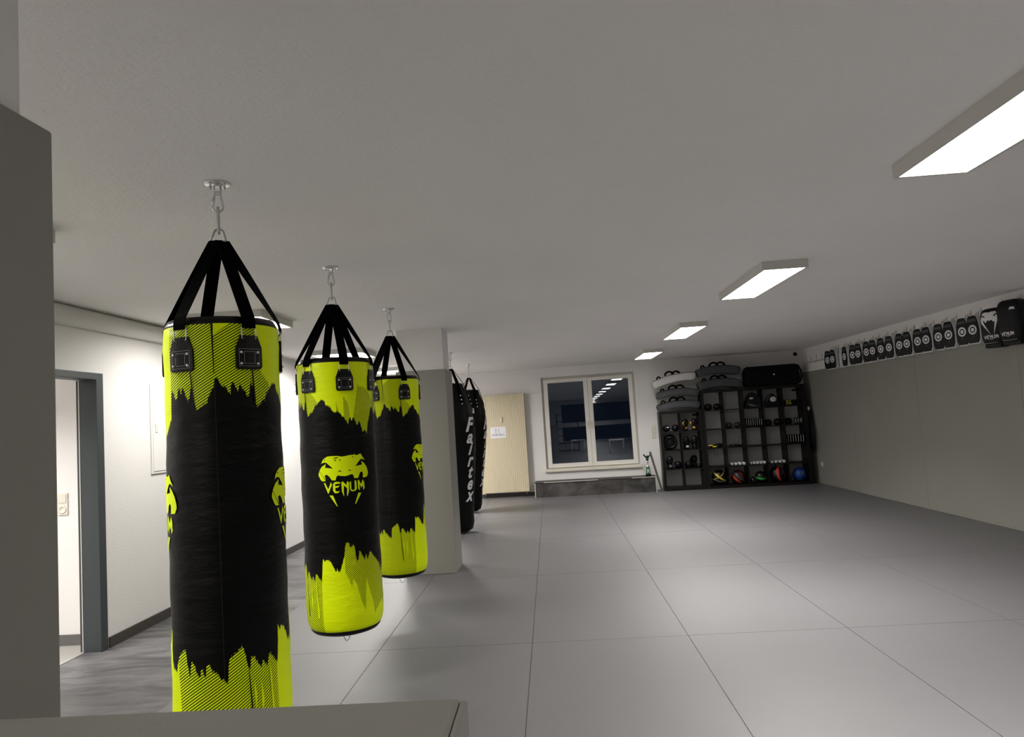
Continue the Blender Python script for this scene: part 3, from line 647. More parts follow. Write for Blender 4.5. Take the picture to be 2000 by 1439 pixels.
plate('wall_socket', 'white rocker switch over a socket on the side room wall, seen through the doorway', 'socket', (-3.67, 5.20, 1.03), 0, 2, rock=True)
plate('wall_switch', 'cream three-gang switch and socket strip beside the low shelving unit', 'switch', tuple(bw(1.93, 0, 1.075)), RB, 3, rock=True)

# ------------------------------------------------------------------ back wall: radiator, window, bench
t = thing('radiator', 'tall cream panel radiator on the back wall left of the window', 'radiator', tuple(bw(-0.91, 0.12, 0.10)), RB)
bm = B(); W = 0.455; n = 26; t_ = bmesh.new(); pts = []
for k in range(n):
    x0 = -W + 2 * W * k / n; x1 = -W + 2 * W * (k + 1) / n; q = (x1 - x0)
    pts += [(x0, 0.0), (x0 + q * 0.15, -0.004), (x0 + q * 0.85, -0.004)]
pts.append((W, 0.0))
pts += [(W, 0.06), (-W, 0.06)]
A = [t_.verts.new((x, y, 0.0)) for x, y in pts]; C = [t_.verts.new((x, y, 1.85)) for x, y in pts]
for i in range(len(A)): j = (i + 1) % len(A); t_.faces.new((A[i], A[j], C[j], C[i]))
t_.faces.new(A[::-1]); t_.faces.new(C); bmesh.ops.recalc_face_normals(t_, faces=t_.faces); merge(bm, t_)
obj('panel', bm, M_cream, t)
bm = B(); box2(bm, (-W, 0.062, 0.02), (W, 0.10, 1.83), 0.004); obj('rear_panel', bm, M_cream, t)
for x in (-W + 0.06, W - 0.06):
    bm = B(); tube(bm, [(x, 0.04, 0.01), (x, 0.04, -0.035), (x, 0.10, -0.045)], 0.011); obj('pipe_stub', bm, M_cream, t)
for x in (-0.3, 0.3):
    bm = B(); box2(bm, (x - 0.015, 0.10, 0.3), (x + 0.015, 0.119, 1.6)); obj('bracket', bm, M_zinc, t)
bm = B(); box2(bm, (-0.03, -0.03, 1.33), (0.015, -0.004, 1.42), 0.004); box2(bm, (0.005, -0.016, 1.40), (0.012, -0.004, 1.44)); q = obj('heat_meter', bm, M_plastic, t)
# paper on the radiator
bm = B(); box2(bm, (-0.149, -0.0012, -0.105), (0.149, 0.0, 0.105))
stk = []
def stroke(x0, z0, x1, z1, w=0.006):
    L_ = sqrt((x1 - x0) ** 2 + (z1 - z0) ** 2); a, b_ = -(z1 - z0) / L_ * w / 2, (x1 - x0) / L_ * w / 2; stk.append([(x0 + a, z0 + b_), (x1 + a, z1 + b_), (x1 - a, z1 - b_), (x0 - a, z0 - b_)])
stroke(-0.045, 0.075, -0.045, -0.03); stroke(-0.062, 0.055, -0.028, 0.055); stroke(0.012, 0.075, 0.012, -0.03); stroke(0.014, 0.045, 0.024, 0.04)
for x in (-0.105, -0.07, -0.045, -0.01, 0.025, 0.06, 0.095):
    stroke(x - 0.012, -0.03, x + 0.012, -0.03); stroke(x - 0.010, -0.055, x + 0.012, -0.055, 0.005)
for x in (-0.105, -0.035, 0.045): stroke(x, -0.028, x, -0.055, 0.005); stroke(x - 0.01, -0.05, x + 0.014, -0.032, 0.005)
stroke(-0.12, -0.062, 0.13, -0.058, 0.004)
decal(bm, stk, lambda u, v: (u, -0.0018, v), 1)
o = obj('paper_sheet', bm, [M_paper, M_ink]); o.location = bw(-0.985, 0.126, 1.235); o.rotation_euler = (0, 0, RB)
tag(o, 'white sheet with pen marks stuck on the cream radiator', 'paper')

# window
bm = B(); dW = 0.06
def wbox(bm, u0, u1, z0, z1, y0, y1, bev=0.003): box2(bm, (u0, y0, z0), (u1, y1, z1), bev)
wf = bpy.data.objects.new('window_1', None); COL.objects.link(wf); wf.matrix_world = MB_; wf['kind'] = 'structure'
def fr(bm, u0, u1, z0, z1, w, y0, y1):
    wbox(bm, u0, u0 + w, z0, z1, y0, y1); wbox(bm, u1 - w, u1, z0, z1, y0, y1); wbox(bm, u0 + w, u1 - w, z0, z0 + w, y0, y1); wbox(bm, u0 + w, u1 - w, z1 - w, z1, y0, y1)
bm = B(); fr(bm, WU0 + .001, WU1 - .001, WZ0 + .03, WZ1 - .001, 0.052, 0.035, 0.11); obj('window_frame', bm, M_rim, wf)
glL, glR = (0.0, 0.682, 0.575, 2.112), (0.842, 1.532, 0.575, 2.112)
for (u0, u1, z0, z1), nm in ((glL, 'left'), (glR, 'right')):
    bm = B(); w = 0.078; a0, a1 = u0 - w, u1 + w
    if nm == 'left': a1 = 0.7605
    else: a0 = 0.7635
    wbox(bm, a0, u0, z0 - w, z1 + w - 0.012, 0.015, 0.085, .004); wbox(bm, u1, a1, z0 - w, z1 + w - 0.012, 0.015, 0.085, .004)
    wbox(bm, u0, u1, z0 - w, z0, 0.015, 0.085, .004); wbox(bm, u0, u1, z1, z1 + w - 0.012, 0.015, 0.085, .004)
    sash = obj('casement', bm, M_pvc, wf)
    bm = B(); box2(bm, (u0 - .01, 0.040, z0 - .01), (u1 + .01, 0.044, z1 + .01)); box2(bm, (u0 - .01, 0.060, z0 - .01), (u1 + .01, 0.064, z1 + .01)); pv = Matrix.Translation(((u0 + u1) / 2, 0.052, 0)) @ Matrix.Rotation(0.051, 4, 'Z') @ Matrix.Translation((-(u0 + u1) / 2, -0.052, 0))
    bmesh.ops.transform(bm, matrix=pv, verts=bm.verts); obj('pane', bm, M_glass, sash)   # panes turned inside their casements to shift where the ceiling lamps are mirrored
    hu = 0.722 if nm == 'left' else 0.802
    bm = B(); box2(bm, (hu - 0.013, -0.001, 1.27), (hu + 0.013, 0.015, 1.35), .003); tube(bm, [(hu, 0.0, 1.32), (hu, -0.035, 1.32), (hu, -0.04, 1.30), (hu, -0.04, 1.20)], 0.008); obj('handle', bm, M_plastic, sash)
bm = B(); wbox(bm, WU0 - 0.03, WU1 + 0.04, WZ0 - 0.03, WZ0 + 0.028, -0.05, 0.12, .008); obj('window_sill', bm, M_plastic, wf)
# night side: dark facade far outside so that panes stay black
# low bench box
t = thing('bench_box', 'low slate-tiled box along the foot of the back wall under the window', 'bench', tuple(bw(-0.33, 0.42, 0)), RB)
bm = B(); box2(bm, (0.02, 0.01, 0), (2.20, 0.405, 0.262)); obj('body', bm, M_slate2, t)
bm = B(); box2(bm, (0.0, 0.0, 0.264), (0.9, 0.405, 0.275), 0.002); box2(bm, (0.9, 0.0, 0.264), (2.22, 0.405, 0.274), 0.002); obj('top_board', bm, M_skirt, t)
bm = B(); box2(bm, (0, -0.004, 0), (0.018, 0.012, 0.262), .002); box2(bm, (2.202, -0.004, 0), (2.22, 0.012, 0.272), .002); box2(bm, (0.17, -0.006, 0.262), (1.17, 0.010, 0.278), .002); box2(bm, (1.78, -0.006, 0.262), (2.20, 0.010, 0.276), .002); obj('edge_profile', bm, M_rim, t)
# trophy
t = thing('trophy', 'small green and silver trophy figure on the right end of the low slate box', 'trophy', tuple(bw(1.76, 0.28, 0.2755)), RB)
bm = B(); lathe(bm, [(0, 0), (0.055, 0), (0.055, 0.02), (0.045, 0.03), (0.0, 0.03)], 24); obj('base', bm, M_black, t)
bm = B(); lathe(bm, [(0.0, 0.03), (0.042, 0.03), (0.036, 0.10), (0.030, 0.16), (0.0, 0.16)], 8); obj('stem', bm, M_green, t)
bm = B(); lathe(bm, [(0, 0.16), (0.034, 0.16), (0.022, 0.185), (0.012, 0.20), (0.010, 0.25), (0.02, 0.27), (0, 0.28)], 16); box2(bm, (-0.02, -0.035, 0.05), (0.02, -0.030, 0.12)); obj('collar', bm, M_silver, t)
bm = B(); blob(bm, (0, 0, 0.31), (0.026, 0.022, 0.035)); blob(bm, (0.0, 0, 0.36), (0.018, 0.018, 0.02)); tube(bm, [(-0.01, 0, 0.33), (-0.04, 0, 0.365), (-0.065, 0, 0.40)], 0.012, rs=[.014, .013, .016]); tube(bm, [(0.01, 0, 0.33), (0.04, 0, 0.37), (0.07, 0, 0.39)], 0.012, rs=[.014, .013, .016]); obj('figure', bm, mat('trophy_dark_green', (0.008, 0.035, 0.02), 0.3), t)
# leaning board
bm = B(); a = atan2(0.16, 0.70); M = Matrix.Rotation(-a, 4, 'Y')
box2(bm, (-0.022, -0.30, 0), (0.012, -0.21, 0.735), .003, 0, M); o = obj('leaning_board', bm, M_plank); o.location = bw(2.0, 0.445, 0.006); o.rotation_euler = (0, 0, RB)
for v in o.data.vertices: v.co.y += 0.30
o.data.transform(Matrix.Scale(-1, 4, (1, 0, 0))); o.data.flip_normals(); o.data.transform(Matrix.Scale(-1, 4, (1, 0, 0))); o.data.flip_normals()
o.data.transform(Matrix.Translation((-0.02, 0, 0)))
tag(o, 'dark narrow board leaning from the shelving foot towards the low slate box', 'board')
o.data.transform(Matrix.Translation((0, 0, 0)))

# ------------------------------------------------------------------ shelving
PITCH = 0.338; FD = 0.42; DEP = 0.385
def shelving(u0, u1, ncol, nrow, label):
    t = thing('shelving_unit', label, 'shelving', tuple(bw(u0, FD, 0)), RB)
    W = u1 - u0; H_ = 0.1 + PITCH * nrow - 0.016; th = 0.05; cw = (W - 0.1 + 0.016) / ncol
    bm = B(); box2(bm, (0, 0, 0.0), (th, DEP, H_), .0015); obj('side_panel', bm, M_wood, t)
    bm = B(); box2(bm, (W - th, 0, 0.0), (W, DEP, H_), .0015); obj('side_panel', bm, M_wood, t)
    bm = B(); box2(bm, (th, 0.001, 0), (W - th, DEP - .001, 0.05), .0015); obj('bottom_board', bm, M_wood, t)
    bm = B(); box2(bm, (th, 0.001, H_ - 0.05), (W - th, DEP - .001, H_ - .0005), .0015); obj('top_board', bm, M_wood, t)
    for c in range(1, ncol):
        x = th + cw * c - 0.016; bm = B(); box2(bm, (x, 0.003, 0.0505), (x + 0.016, DEP - 0.003, H_ - 0.0505)); obj('divider', bm, M_wood, t)
    for r in range(1, nrow):
        z = 0.05 + PITCH * r - 0.016
        for c in range(ncol):
            x = th + cw * c; bm = B(); box2(bm, (x + .0003, 0.004, z), (x + cw - 0.0163, DEP - 0.004, z + 0.016)); obj('shelf', bm, M_wood, t)
    bm = B(); box2(bm, (W - th - 0.07, DEP - 0.02, H_ - 0.115), (W - th - .0005, DEP - 0.005, H_ - 0.08)); obj('wall_bracket', bm, M_bracket, t)
    return H_, cw
UL0, UL1, UT1 = 2.02, 2.78, 4.60
HL, CWL = shelving(UL0, UL1, 2, 4, 'low black shelving unit of two by four cubes by the window')
HT, CWT = shelving(UL1 + 0.004, UT1, 5, 5, 'tall black shelving unit of five by five cubes beside the grey wall')
def cell(unit, col, row_top, du=0.0, d=0.24, dz=0.0):
    if unit == 'L': u = UL0 + 0.05 + CWL * col + (CWL - 0.016) / 2; z = 0.05 + PITCH * (3 - row_top)
    else: u = UL1 + 0.054 + CWT * col + (CWT - 0.016) / 2; z = 0.05 + PITCH * (4 - row_top)
    return tuple(bw(u + du, d, z + dz + 0.0005))
PLACES = {'L': 'low', 'T': 'tall'}
def glove(loc, rotz, label, m=M_glovebl, cuff=None, tilt=0.0, s=1.0, patch=None, group=None):
    t = thing('boxing_glove', label, 'boxing glove', loc, RB + rotz, group); cuff = cuff or m; s *= 0.93
    h = lambda q: (q[0] * (1 + 0.12 * q[2]), q[1], q[2])
    bm = B(); blob(bm, (0, 0, 0.165 * s), (0.062 * s, 0.060 * s, 0.085 * s), 2.6, 18, fn=h); obj('fist', bm, m, t)
    bm = B(); tube(bm, [(-0.045 * s, -0.035 * s, 0.10 * s), (-0.066 * s, -0.045 * s, 0.15 * s), (-0.055 * s, -0.055 * s, 0.19 * s)], 0.02, rs=[0.022 * s, 0.024 * s, 0.017 * s], seg=10); obj('thumb', bm, m, t)
    bm = B(); lathe(bm, [(0.0, 0), (0.047 * s, 0), (0.052 * s, 0.01 * s), (0.050 * s, 0.06 * s), (0.048 * s, 0.10 * s), (0, 0.11 * s)], 20, sy=0.8); obj('cuff', bm, cuff, t)
    if patch:
        bm = B(); box2(bm, (-0.028 * s, -0.050 * s, 0.035 * s), (0.028 * s, -0.038 * s, 0.075 * s), .003); obj('patch', bm, patch, t)
    return t
def lying(loc, rotz, label, m=M_glovebl, s=1.0, patch=None, group=None, name='boxing_glove', cat='boxing glove'):
    s *= 0.88; t = thing(name, label, cat, loc, RB + rotz, group)
    bm = B(); blob(bm, (0, 0, 0.068 * s), (0.075 * s, 0.075 * s, 0.068 * s), 2.4, 18); obj('fist', bm, m, t)
    bm = B(); blob(bm, (0.0, 0.09 * s, 0.055 * s), (0.05 * s, 0.08 * s, 0.05 * s), 3.2, 14); obj('cuff', bm, m, t)
    bm = B(); blob(bm, (-0.062 * s, 0.0, 0.05 * s), (0.022 * s, 0.05 * s, 0.024 * s), 2.2, 12); obj('thumb', bm, m, t)
    if patch: bm = B(); blob(bm, (0.01 * s, -0.055 * s, 0.085 * s), (0.034 * s, 0.024 * s, 0.022 * s), 2, 12); obj('patch', bm, patch, t)
    return t
# low unit
lying(cell('L', 0, 0, -0.085, 0.33), 0.2, 'black boxing glove with a white stripe in the top left cube of the low unit', s=1.0, patch=M_whitev)
lying(cell('L', 0, 0, 0.075, 0.30), -0.3, 'plain black glove right beside the white-striped one in the low unit')
t = glove(cell('L', 1, 0, -0.085, 0.33), 0.25, 'left one of the two black and gold gloves in the low unit', patch=M_gold, s=0.92)
for ch in t.children:
    if ch.name.startswith('thumb'): ch.data.materials[0] = M_gold
t = glove(cell('L', 1, 0, 0.075, 0.33), -0.25, 'right one of the two black and gold gloves in the low unit', patch=M_gold, s=0.92)
for ch in t.children:
    if ch.name.startswith('thumb'): ch.data.materials[0] = M_gold
# head guard
t = thing('head_guard', 'black padded head guard filling the second cube down in the low unit', 'head guard', cell('L', 0, 1, -0.03, 0.28), RB)
bm = B(); tube(bm, [(0.095 * cos(radians(a)), 0, 0.135 + 0.095 * sin(radians(a))) for a in range(0, 360, 18)], 0.032, seg=10, closed=True); obj('face_opening', bm, M_glovebl, t)
bm = B(); blob(bm, (0, 0.075, 0.14), (0.12, 0.08, 0.135), 2.4, 20); obj('shell', bm, M_glovebl, t)
bm = B(); blob(bm, (-0.02, -0.028, 0.238), (0.05, 0.010, 0.012), 2.2, 12); obj('front_patch', bm, M_greyl, t)
glove(cell('L', 1, 1, -0.085, 0.31), 0.2, 'black glove with a white mark, left in the second cube row of the low unit', patch=M_whitev, s=0.98)
glove(cell('L', 1, 1, 0.06, 0.31), -0.1, 'plain black glove standing right in the second cube row of the low unit', s=1.05)
glove(cell('L', 0, 2, -0.070, 0.32), 0.0, 'black glove with a silver cuff patch beside the purple glove', patch=M_greyl, s=0.98)
t = lying(cell('L', 0, 2, 0.078, 0.24), 0.0, 'purple boxing glove in the third cube row of the low unit', m=M_purple, s=1.05)
t.children[1].data.materials[0] = M_glovebl
lying(cell('L', 1, 2, -0.075, 0.31), 0.1, 'black glove lying left in the cube right of the purple glove', s=1.05)
glove(cell('L', 1, 2, 0.045, 0.16), -0.3, 'black glove standing behind the others right of the purple glove', s=0.92)
lying(cell('L', 1, 2, 0.105, 0.34), -0.2, 'small black glove lying right in the cube right of the purple glove', s=0.60)
# tall unit, top row
lying(cell('T', 0, 0, -0.08, 0.31), 0.1, 'left one of two round black gloves in the top left cube of the tall unit', s=1.02)
lying(cell('T', 0, 0, 0.078, 0.30), -0.1, 'right one of two round black gloves in the top left cube of the tall unit', s=1.0)
t = thing('body_protector', 'bulky black body protector with silver edging in the top middle cube', 'body protector', cell('T', 2, 0, 0.01, 0.30), RB)
bm = B(); prism(bm, [(-0.155, 0.0), (0.10, 0.0), (0.15, 0.03), (0.135, 0.16), (0.06, 0.26), (-0.02, 0.28), (-0.10, 0.17)], -0.10, 0.12, bev=0.02); obj('shell', bm, M_glovebl, t)
bm = B(); box2(bm, (-0.06, -0.112, 0.155), (0.0, -0.1005, 0.185), .004, 0, Matrix.Rotation(0.0, 4, 'Y')); obj('silver_patch', bm, M_whitev, t)
for k in range(3):
    bm = B(); tube(bm, [(-0.10 + 0.02 * k, -0.108, 0.075 - 0.02 * k), (-0.02 + 0.02 * k, -0.110, 0.055 - 0.014 * k), (0.08 + 0.012 * k, -0.108, 0.02)], 0.004 + 0.002 * (k == 0)); obj('edging', bm, M_greyl, t)
t = thing('focus_mitt', 'black focus mitt with a round white badge in the top row of the tall unit', 'focus mitt', cell('T', 3, 0, 0.0, 0.30), RB)
bm = B(); prism(bm, [(-0.11, 0.0), (0.13, 0.0), (0.12, 0.10), (0.05, 0.22), (0.0, 0.245), (-0.05, 0.20), (-0.11, 0.08)], -0.05, 0.05, bev=0.015); obj('pad', bm, M_glovebl, t)
bm = B(); lathe(bm, [(0, 0.006), (0.052, 0.006), (0.056, 0.0)], 32, M=Matrix.Translation((0.025, -0.051, 0.13)) @ Matrix.Rotation(pi / 2, 4, 'X'), sy=0.85)
decal(bm, shift(text_tris('venum', 0.03, 0.2, 0.01), 0.025, 0.122), lambda u, v: (u, -0.0585, v), 1); obj('badge', bm, [M_white, M_greyl], t)
bm = B(); tube(bm, [(-0.095, -0.052, 0.09), (-0.055, -0.053, 0.18), (-0.02, -0.052, 0.215)], 0.008); obj('stripe', bm, M_greyl, t)
t = thing('gear_box', 'flat dark box with a yellow speckled patch in the top right cube', 'box', cell('T', 4, 0, 0.01, 0.30), RB)
bm = B(); box2(bm, (-0.15, -0.09, 0), (0.15, 0.09, 0.10), .006); obj('carton', bm, M_case, t)
bm = B()
rn = random.Random(4)
for i in range(7):
    for j in range(5):
        if rn.random() < 0.8: box2(bm, (-0.12 + i * 0.0125, -0.0915, 0.022 + j * 0.0145), (-0.111 + i * 0.0125, -0.0900, 0.032 + j * 0.0145))
obj('yellow_patch', bm, M_yellow, t)
# second row
lying(cell('T', 1, 1, -0.08, 0.31), 0.1, 'left one of two dark brown gloves in the second row of the tall unit', m=M_brown, s=0.85)
lying(cell('T', 1, 1, 0.06, 0.31), -0.1, 'right one of two dark brown gloves in the second row of the tall unit', m=M_brown, s=0.85)
def pad_row(col, row, n, label, group, h=0.15, x0=-0.13, x1=0.13):
    first = None
    for k in range(n):
        u = x0 + (x1 - x0) * k / (n - 1)
        if first is None:
            t = thing('coaching_pad', label, 'hand pad', cell('T', col, row, u, 0.31), RB, group)
            prof = []
            bm = B(); blob(bm, (0, 0, h / 2), (0.0125, 0.085, h / 2), 3.0, 16); obj('pad', bm, M_glovebl, t)
            bm = B(); tube(bm, [(-0.003, -0.072 - 0.014 * sin(pi * s / 6), 0.02 + (h - 0.035) * s / 6) for s in range(7)], 0.0042, seg=6); obj('white_edging', bm, M_whitev, t)
            first = t
        else: t = copy_tree(first, cell('T', col, row, u, 0.31), RB)
pad_row(2, 1, 8, 'thin black pad with white edging standing in the tight row in the second row cube', 'edged pads in the second row cube')
pad_row(4, 2, 7, 'white-edged black pad in the upright row at the right end of the third row', 'edged pads at the right of the third row', 0.16)
lying(cell('T', 3, 1, -0.09, 0.31), 0.2, 'left black glove in the fourth cube of the second row', s=0.95)
lying(cell('T', 3, 1, 0.075, 0.30), -0.2, 'right black glove in the fourth cube of the second row', s=1.0)
lying(cell('T', 4, 1, -0.085, 0.30), 0.1, 'black glove left of the white discs in the second row', s=1.0)
for k in range(3):
    t = thing('target_disc', ('leftmost', 'middle', 'rightmost')[k] + ' of three white-faced discs leaning upright in the second row', 'disc', cell('T', 4, 1, 0.02 + 0.045 * k, 0.36), RB + 0.9, 'white-faced discs in the tall unit')
    bm = B(); lathe(bm, [(0, 0), (0.058, 0), (0.062, 0.008), (0.058, 0.016), (0, 0.016)], 24, M=Matrix.Translation((0, 0, 0.063)) @ Matrix.Rotation(pi / 2, 4, 'X')); obj('disc', bm, M_glovebl, t)
    bm = B(); lathe(bm, [(0.02 if k else 0, 0.0), (0.045, 0.0), (0.045, 0.004), (0.02 if k else 0, 0.004)], 24, M=Matrix.Translation((0, -0.016, 0.063)) @ Matrix.Rotation(pi / 2, 4, 'X')); obj('white_face', bm, M_white, t)
# third row: ropes
t = thing('skipping_rope', 'black and yellow bundled skipping rope whose loop hangs into the cube below', 'skipping rope', cell('T', 0, 2, -0.02, 0.34), RB)
bm = B(); blob(bm, (0.02, 0, 0.03), (0.12, 0.06, 0.03), 2.4, 16); blob(bm, (0.07, 0.01, 0.045), (0.07, 0.05, 0.03), 2.4, 12); obj('rope_bundle', bm, M_glovebl, t)
for k, (x, z, y) in enumerate(((-0.075, 0.045, -0.055), (-0.01, 0.022, -0.065))):
    bm = B(); tube(bm, [(x - 0.04, y, z), (x + 0.035, y - 0.004, z)], 0.0115, seg=10); obj('handle', bm, M_yellow, t)
bm = B(); tube(bm, [(-0.03, -0.085, 0.02), (-0.028, -0.10, -0.03), (-0.024, -0.10, -0.12), (0.0, -0.10, -0.165), (0.03, -0.10, -0.12), (0.035, -0.10, -0.03), (0.035, -0.08, 0.02)], 0.003, seg=6); obj('rope_loop', bm, M_glovebl, t)
t = thing('cable_coil', 'loose thin black cables lying in the second cube of the third row', 'cable', cell('T', 1, 2, 0, 0.30), RB)
bm = B(); rn = random.Random(9)
for k in range(5):
    P = [((0.05 + 0.085 * cos(a * 0.7 + k)) * (1 if k % 2 else -0.9) * 0.9, 0.06 * sin(a * 0.7 + k), 0.006 + 0.006 * k + 0.012 * abs(sin(a + k))) for a in range(9)]; tube(bm, P, 0.003, seg=6)
tube(bm, [(0.0, 0, 0.01), (0.05, 0, 0.05), (0.09, 0.02, 0.12), (0.11, 0.05, 0.17)], 0.0022, seg=6); obj('cable', bm, M_glovebl, t)
bm = B(); box2(bm, (-0.02, -0.05, 0.0), (0.13, 0.05, 0.022), .005); obj('strap_buckle', bm, M_glovebl, t)
# fourth row: hand weights
cols = {1: (4, 'second'), 2: (5, 'third'), 3: (4, 'fourth')}
wsrc = None; ords = ['leftmost', 'second from the left', 'third from the left', 'fourth from the left', 'rightmost']
for c, (n, cn) in cols.items():
    for k in range(n):
        u = -0.115 + 0.072 * k if n == 4 else -0.12 + 0.06 * k
        lab = 'white hand weight, %s of %d, %s cube of the fourth row' % (ords[k] if k < n - 1 else 'rightmost', n, cn)
        loc = cell('T', c, 3, u + (0.02 if n == 4 else 0.008), 0.35)
        if wsrc is None:
            t = thing('hand_weight', lab, 'hand weight', loc, RB, 'white-ended hand weights in the tall unit')
            bm = B(); blob(bm, (0, -0.0, 0.027), (0.027, 0.022, 0.027), 2.4, 14); obj('head', bm, M_white, t)
            bm = B(); blob(bm, (0, 0.12, 0.027), (0.027, 0.022, 0.027), 2.4, 14); obj('head', bm, M_white, t)
            bm = B(); tube(bm, [(0, 0.015, 0.027), (0, 0.105, 0.027)], 0.012); obj('grip', bm, M_glovebl, t)
            wsrc = t
        else: copy_tree(wsrc, loc, RB, lab)
# bottom row: medicine balls
def ball(col, du, r, base, bands, label, d=0.27):
    t = thing('medicine_ball', label, 'medicine ball', cell('T', col, 4, du, d), RB)
    mt = ball_mat('ball_print_' + label[:12].replace(' ', '_'), base, bands[0][0], bands[0][1], bands[0][2], bands[0][3])
    bm = B(); blob(bm, (0, 0, 0), (r, r, r), 2, 40); o = obj('ball', bm, mt, t); o.location = (0, 0, r)
    for i, (c, ax, w, off) in enumerate(bands[1:]):
        ax = Vector(ax).normalized(); x, y = frame_from(ax); P = []
        rr = sqrt(max(1e-6, r * r - off * off)) + 0.0005
        for k in range(40): a = 2 * pi * k / 40; P.append(ax * off + (x * cos(a) + y * sin(a)) * rr + Vector((0, 0, r)))
        bm = B(); tube(bm, P, w, seg=8, closed=True); obj('band', bm, c, t)
    return t
BK = (0.004, 0.004, 0.004)
ball(0, 0.02, 0.135, BK, [((0.70, 0.55, 0.05), (0.6, -0.25, 0.8), 0.014, 0.03), (mat('ball_yellow', (0.65, 0.52, 0.05), .4), (-0.5, -0.3, 0.8), 0.006, 0.06), (M_greyl, (0.2, -0.3, 1), 0.006, -0.03)], 'black medicine ball with yellow bands, first in the bottom row')
ball(1, 0.01, 0.125, (0.03, 0.012, 0.01), [((0.65, 0.08, 0.03), (0.7, -0.35, 0.75), 0.018, -0.03), (M_greyl, (0.7, -0.35, 0.75), 0.009, 0.03), (mat('ball_red', (0.35, 0.02, 0.02), .4), (0.9, -0.2, 0.3), 0.005, 0.07)], 'red and black medicine ball with a white band, second in the bottom row')
ball(2, -0.096, 0.062, BK, [(BK, (0, 0, 1), 0.01, 0.0)], 'small plain black ball left of the green-striped medicine ball', d=0.34)
ball(2, 0.055, 0.105, BK, [((0.04, 0.50, 0.10), (0.05, -0.35, 1), 0.016, 0.008)], 'black medicine ball with a green stripe in the bottom row')
ball(3, 0.0, 0.14, BK, [((0.72, 0.06, 0.06), (1, -0.65, 0.15), 0.020, 0.055), (mat('ball_darkred', (0.2, 0.01, 0.02), .4), (1, 0.3, 0.2), 0.004, 0.06)], 'black medicine ball with a single red stripe in the bottom row')
ball(4, -0.118, 0.045, BK, [(BK, (0, 0, 1), 0.01, 0.0)], 'small black ball tucked left of the blue ball', d=0.36)
t = ball(4, 0.04, 0.12, (0.012, 0.05, 0.26), [((0.02, 0.08, 0.40), (1, 0, 0.2), 0.05, -0.07)], 'blue ball with a pale label in the bottom right cube')
bm = B(); decal(bm, [[(-0.02, -0.04), (0.02, -0.04), (0.02, 0.04), (-0.02, 0.04)]], lambda u, v: tuple(Matrix.Rotation(0.0, 3, 'X') @ (Vector((0.25 + (u * cos(.5) + v * sin(.5)) / 0.12, -1, 0.35 + (v * cos(.5) - u * sin(.5)) / 0.12)).normalized() * 0.1206) + Vector((0, 0, 0.12))), 0, 0.01); obj('pale_label', bm, M_greyl, t)

# kick shields on top of the shelving
def kick_shield(u, d, z, L_, m, label, texty, bend=0.055, th=0.135, rot=0.0, tilt=0.0):
    t = thing('kick_shield', label, 'kick shield', tuple(bw(u, d, z)), RB + rot, 'curved kick shields on the shelving')
    bm = B(); t_ = bmesh.new(); n = 14; rows = []
    def ctr(s): return L_ * (s - 0.5), bend * (1 - (2 * s - 1) ** 2) + tilt * (s - 0.5)
    for i in range(n + 1):
        s = i / n; x, zz = ctr(s); sl = -bend * 4 * (2 * s - 1) / L_; nx, nz = -sin(atan(sl)), cos(atan(sl)); e = 0.012 * (1 if i in (0, n) else 0)
        rows.append([t_.verts.new((x + nx * q, yy, zz + nz * q)) for q, yy in ((e, -0.15 + e), (e, 0.15 - e), (th - e, 0.15 - e), (th - e, -0.15 + e))])
    for A, C in zip(rows, rows[1:]):
        for k in range(4): t_.faces.new((A[k], A[(k + 1) % 4], C[(k + 1) % 4], C[k]))
    t_.faces.new(rows[0][::-1]); t_.faces.new(rows[-1]); bmesh.ops.recalc_face_normals(t_, faces=t_.faces)
    bmesh.ops.bevel(t_, geom=[e for e in t_.edges if e.calc_face_angle(0) > 1.0], offset=0.014, segments=2, affect='EDGES')
    merge(bm, t_); obj('foam_block', bm, m, t)
    bm = B()
    ribbon(bm, [(ctr(i / n)[0], -0.0, ctr(i / n)[1] + th + 0.003) for i in range(n + 1)], [(0, 0.29, 0)] * (n + 1), 0.006); obj('back_cover', bm, M_blackmat, t)
    for cx in (-0.075, 0.05):
        bm = B(); P = [(cx + 0.075 * cos(radians(a)), -0.05, bend + th - 0.01 + 0.07 * sin(radians(a))) for a in range(0, 181, 15)]
        ribbon(bm, P, [(0, 0.04, 0)] * len(P), 0.030); obj('handle', bm, M_blackmat, t)
    bm = B(); P = [(-L_ * 0.37 + 0.03 * cos(radians(a)), -0.06, ctr(0.13)[1] + th + 0.045 * sin(radians(a))) for a in range(0, 181, 20)]
    ribbon(bm, P, [(0, 0.05, 0)] * len(P), 0.022); obj('handle', bm, M_blackmat, t)
    if texty:
        bm = B(); tr = shift(text_tris('FAIRTEX ' + texty, 0.052, 0.1, 0.0), 0, 0)
        xs = [u_ for p in tr for u_, _ in p]; w = max(xs) - min(xs); k = 0.85 * L_ / w
        decal(bm, [[(u_ * k, v) for u_, v in p] for p in tr], lambda u_, v: (u_, -0.1512, ctr(u_ / L_ + 0.5)[1] + th * 0.36 + v), 0, 0.05); obj('lettering', bm, M_greyl, t)
    return t
kick_shield(2.385, 0.30, HL + 0.002, 0.72, M_grey, 'lowest grey kick shield on the low shelving unit, faint lettering on its edge', 'KICKING SHIELD', 0.05, 0.13, tilt=0.02)
kick_shield(2.385, 0.30, HL + 0.222, 0.72, M_grey, 'middle grey kick shield of the stack on the low unit, under the white one', 'KICKING SHIELD', 0.05, 0.13, tilt=0.02)
kick_shield(2.34, 0.28, HL + 0.48, 0.74, M_whitev, 'white kick shield on top of the stack on the low unit', None, 0.045, 0.135, tilt=0.12, rot=0.05)
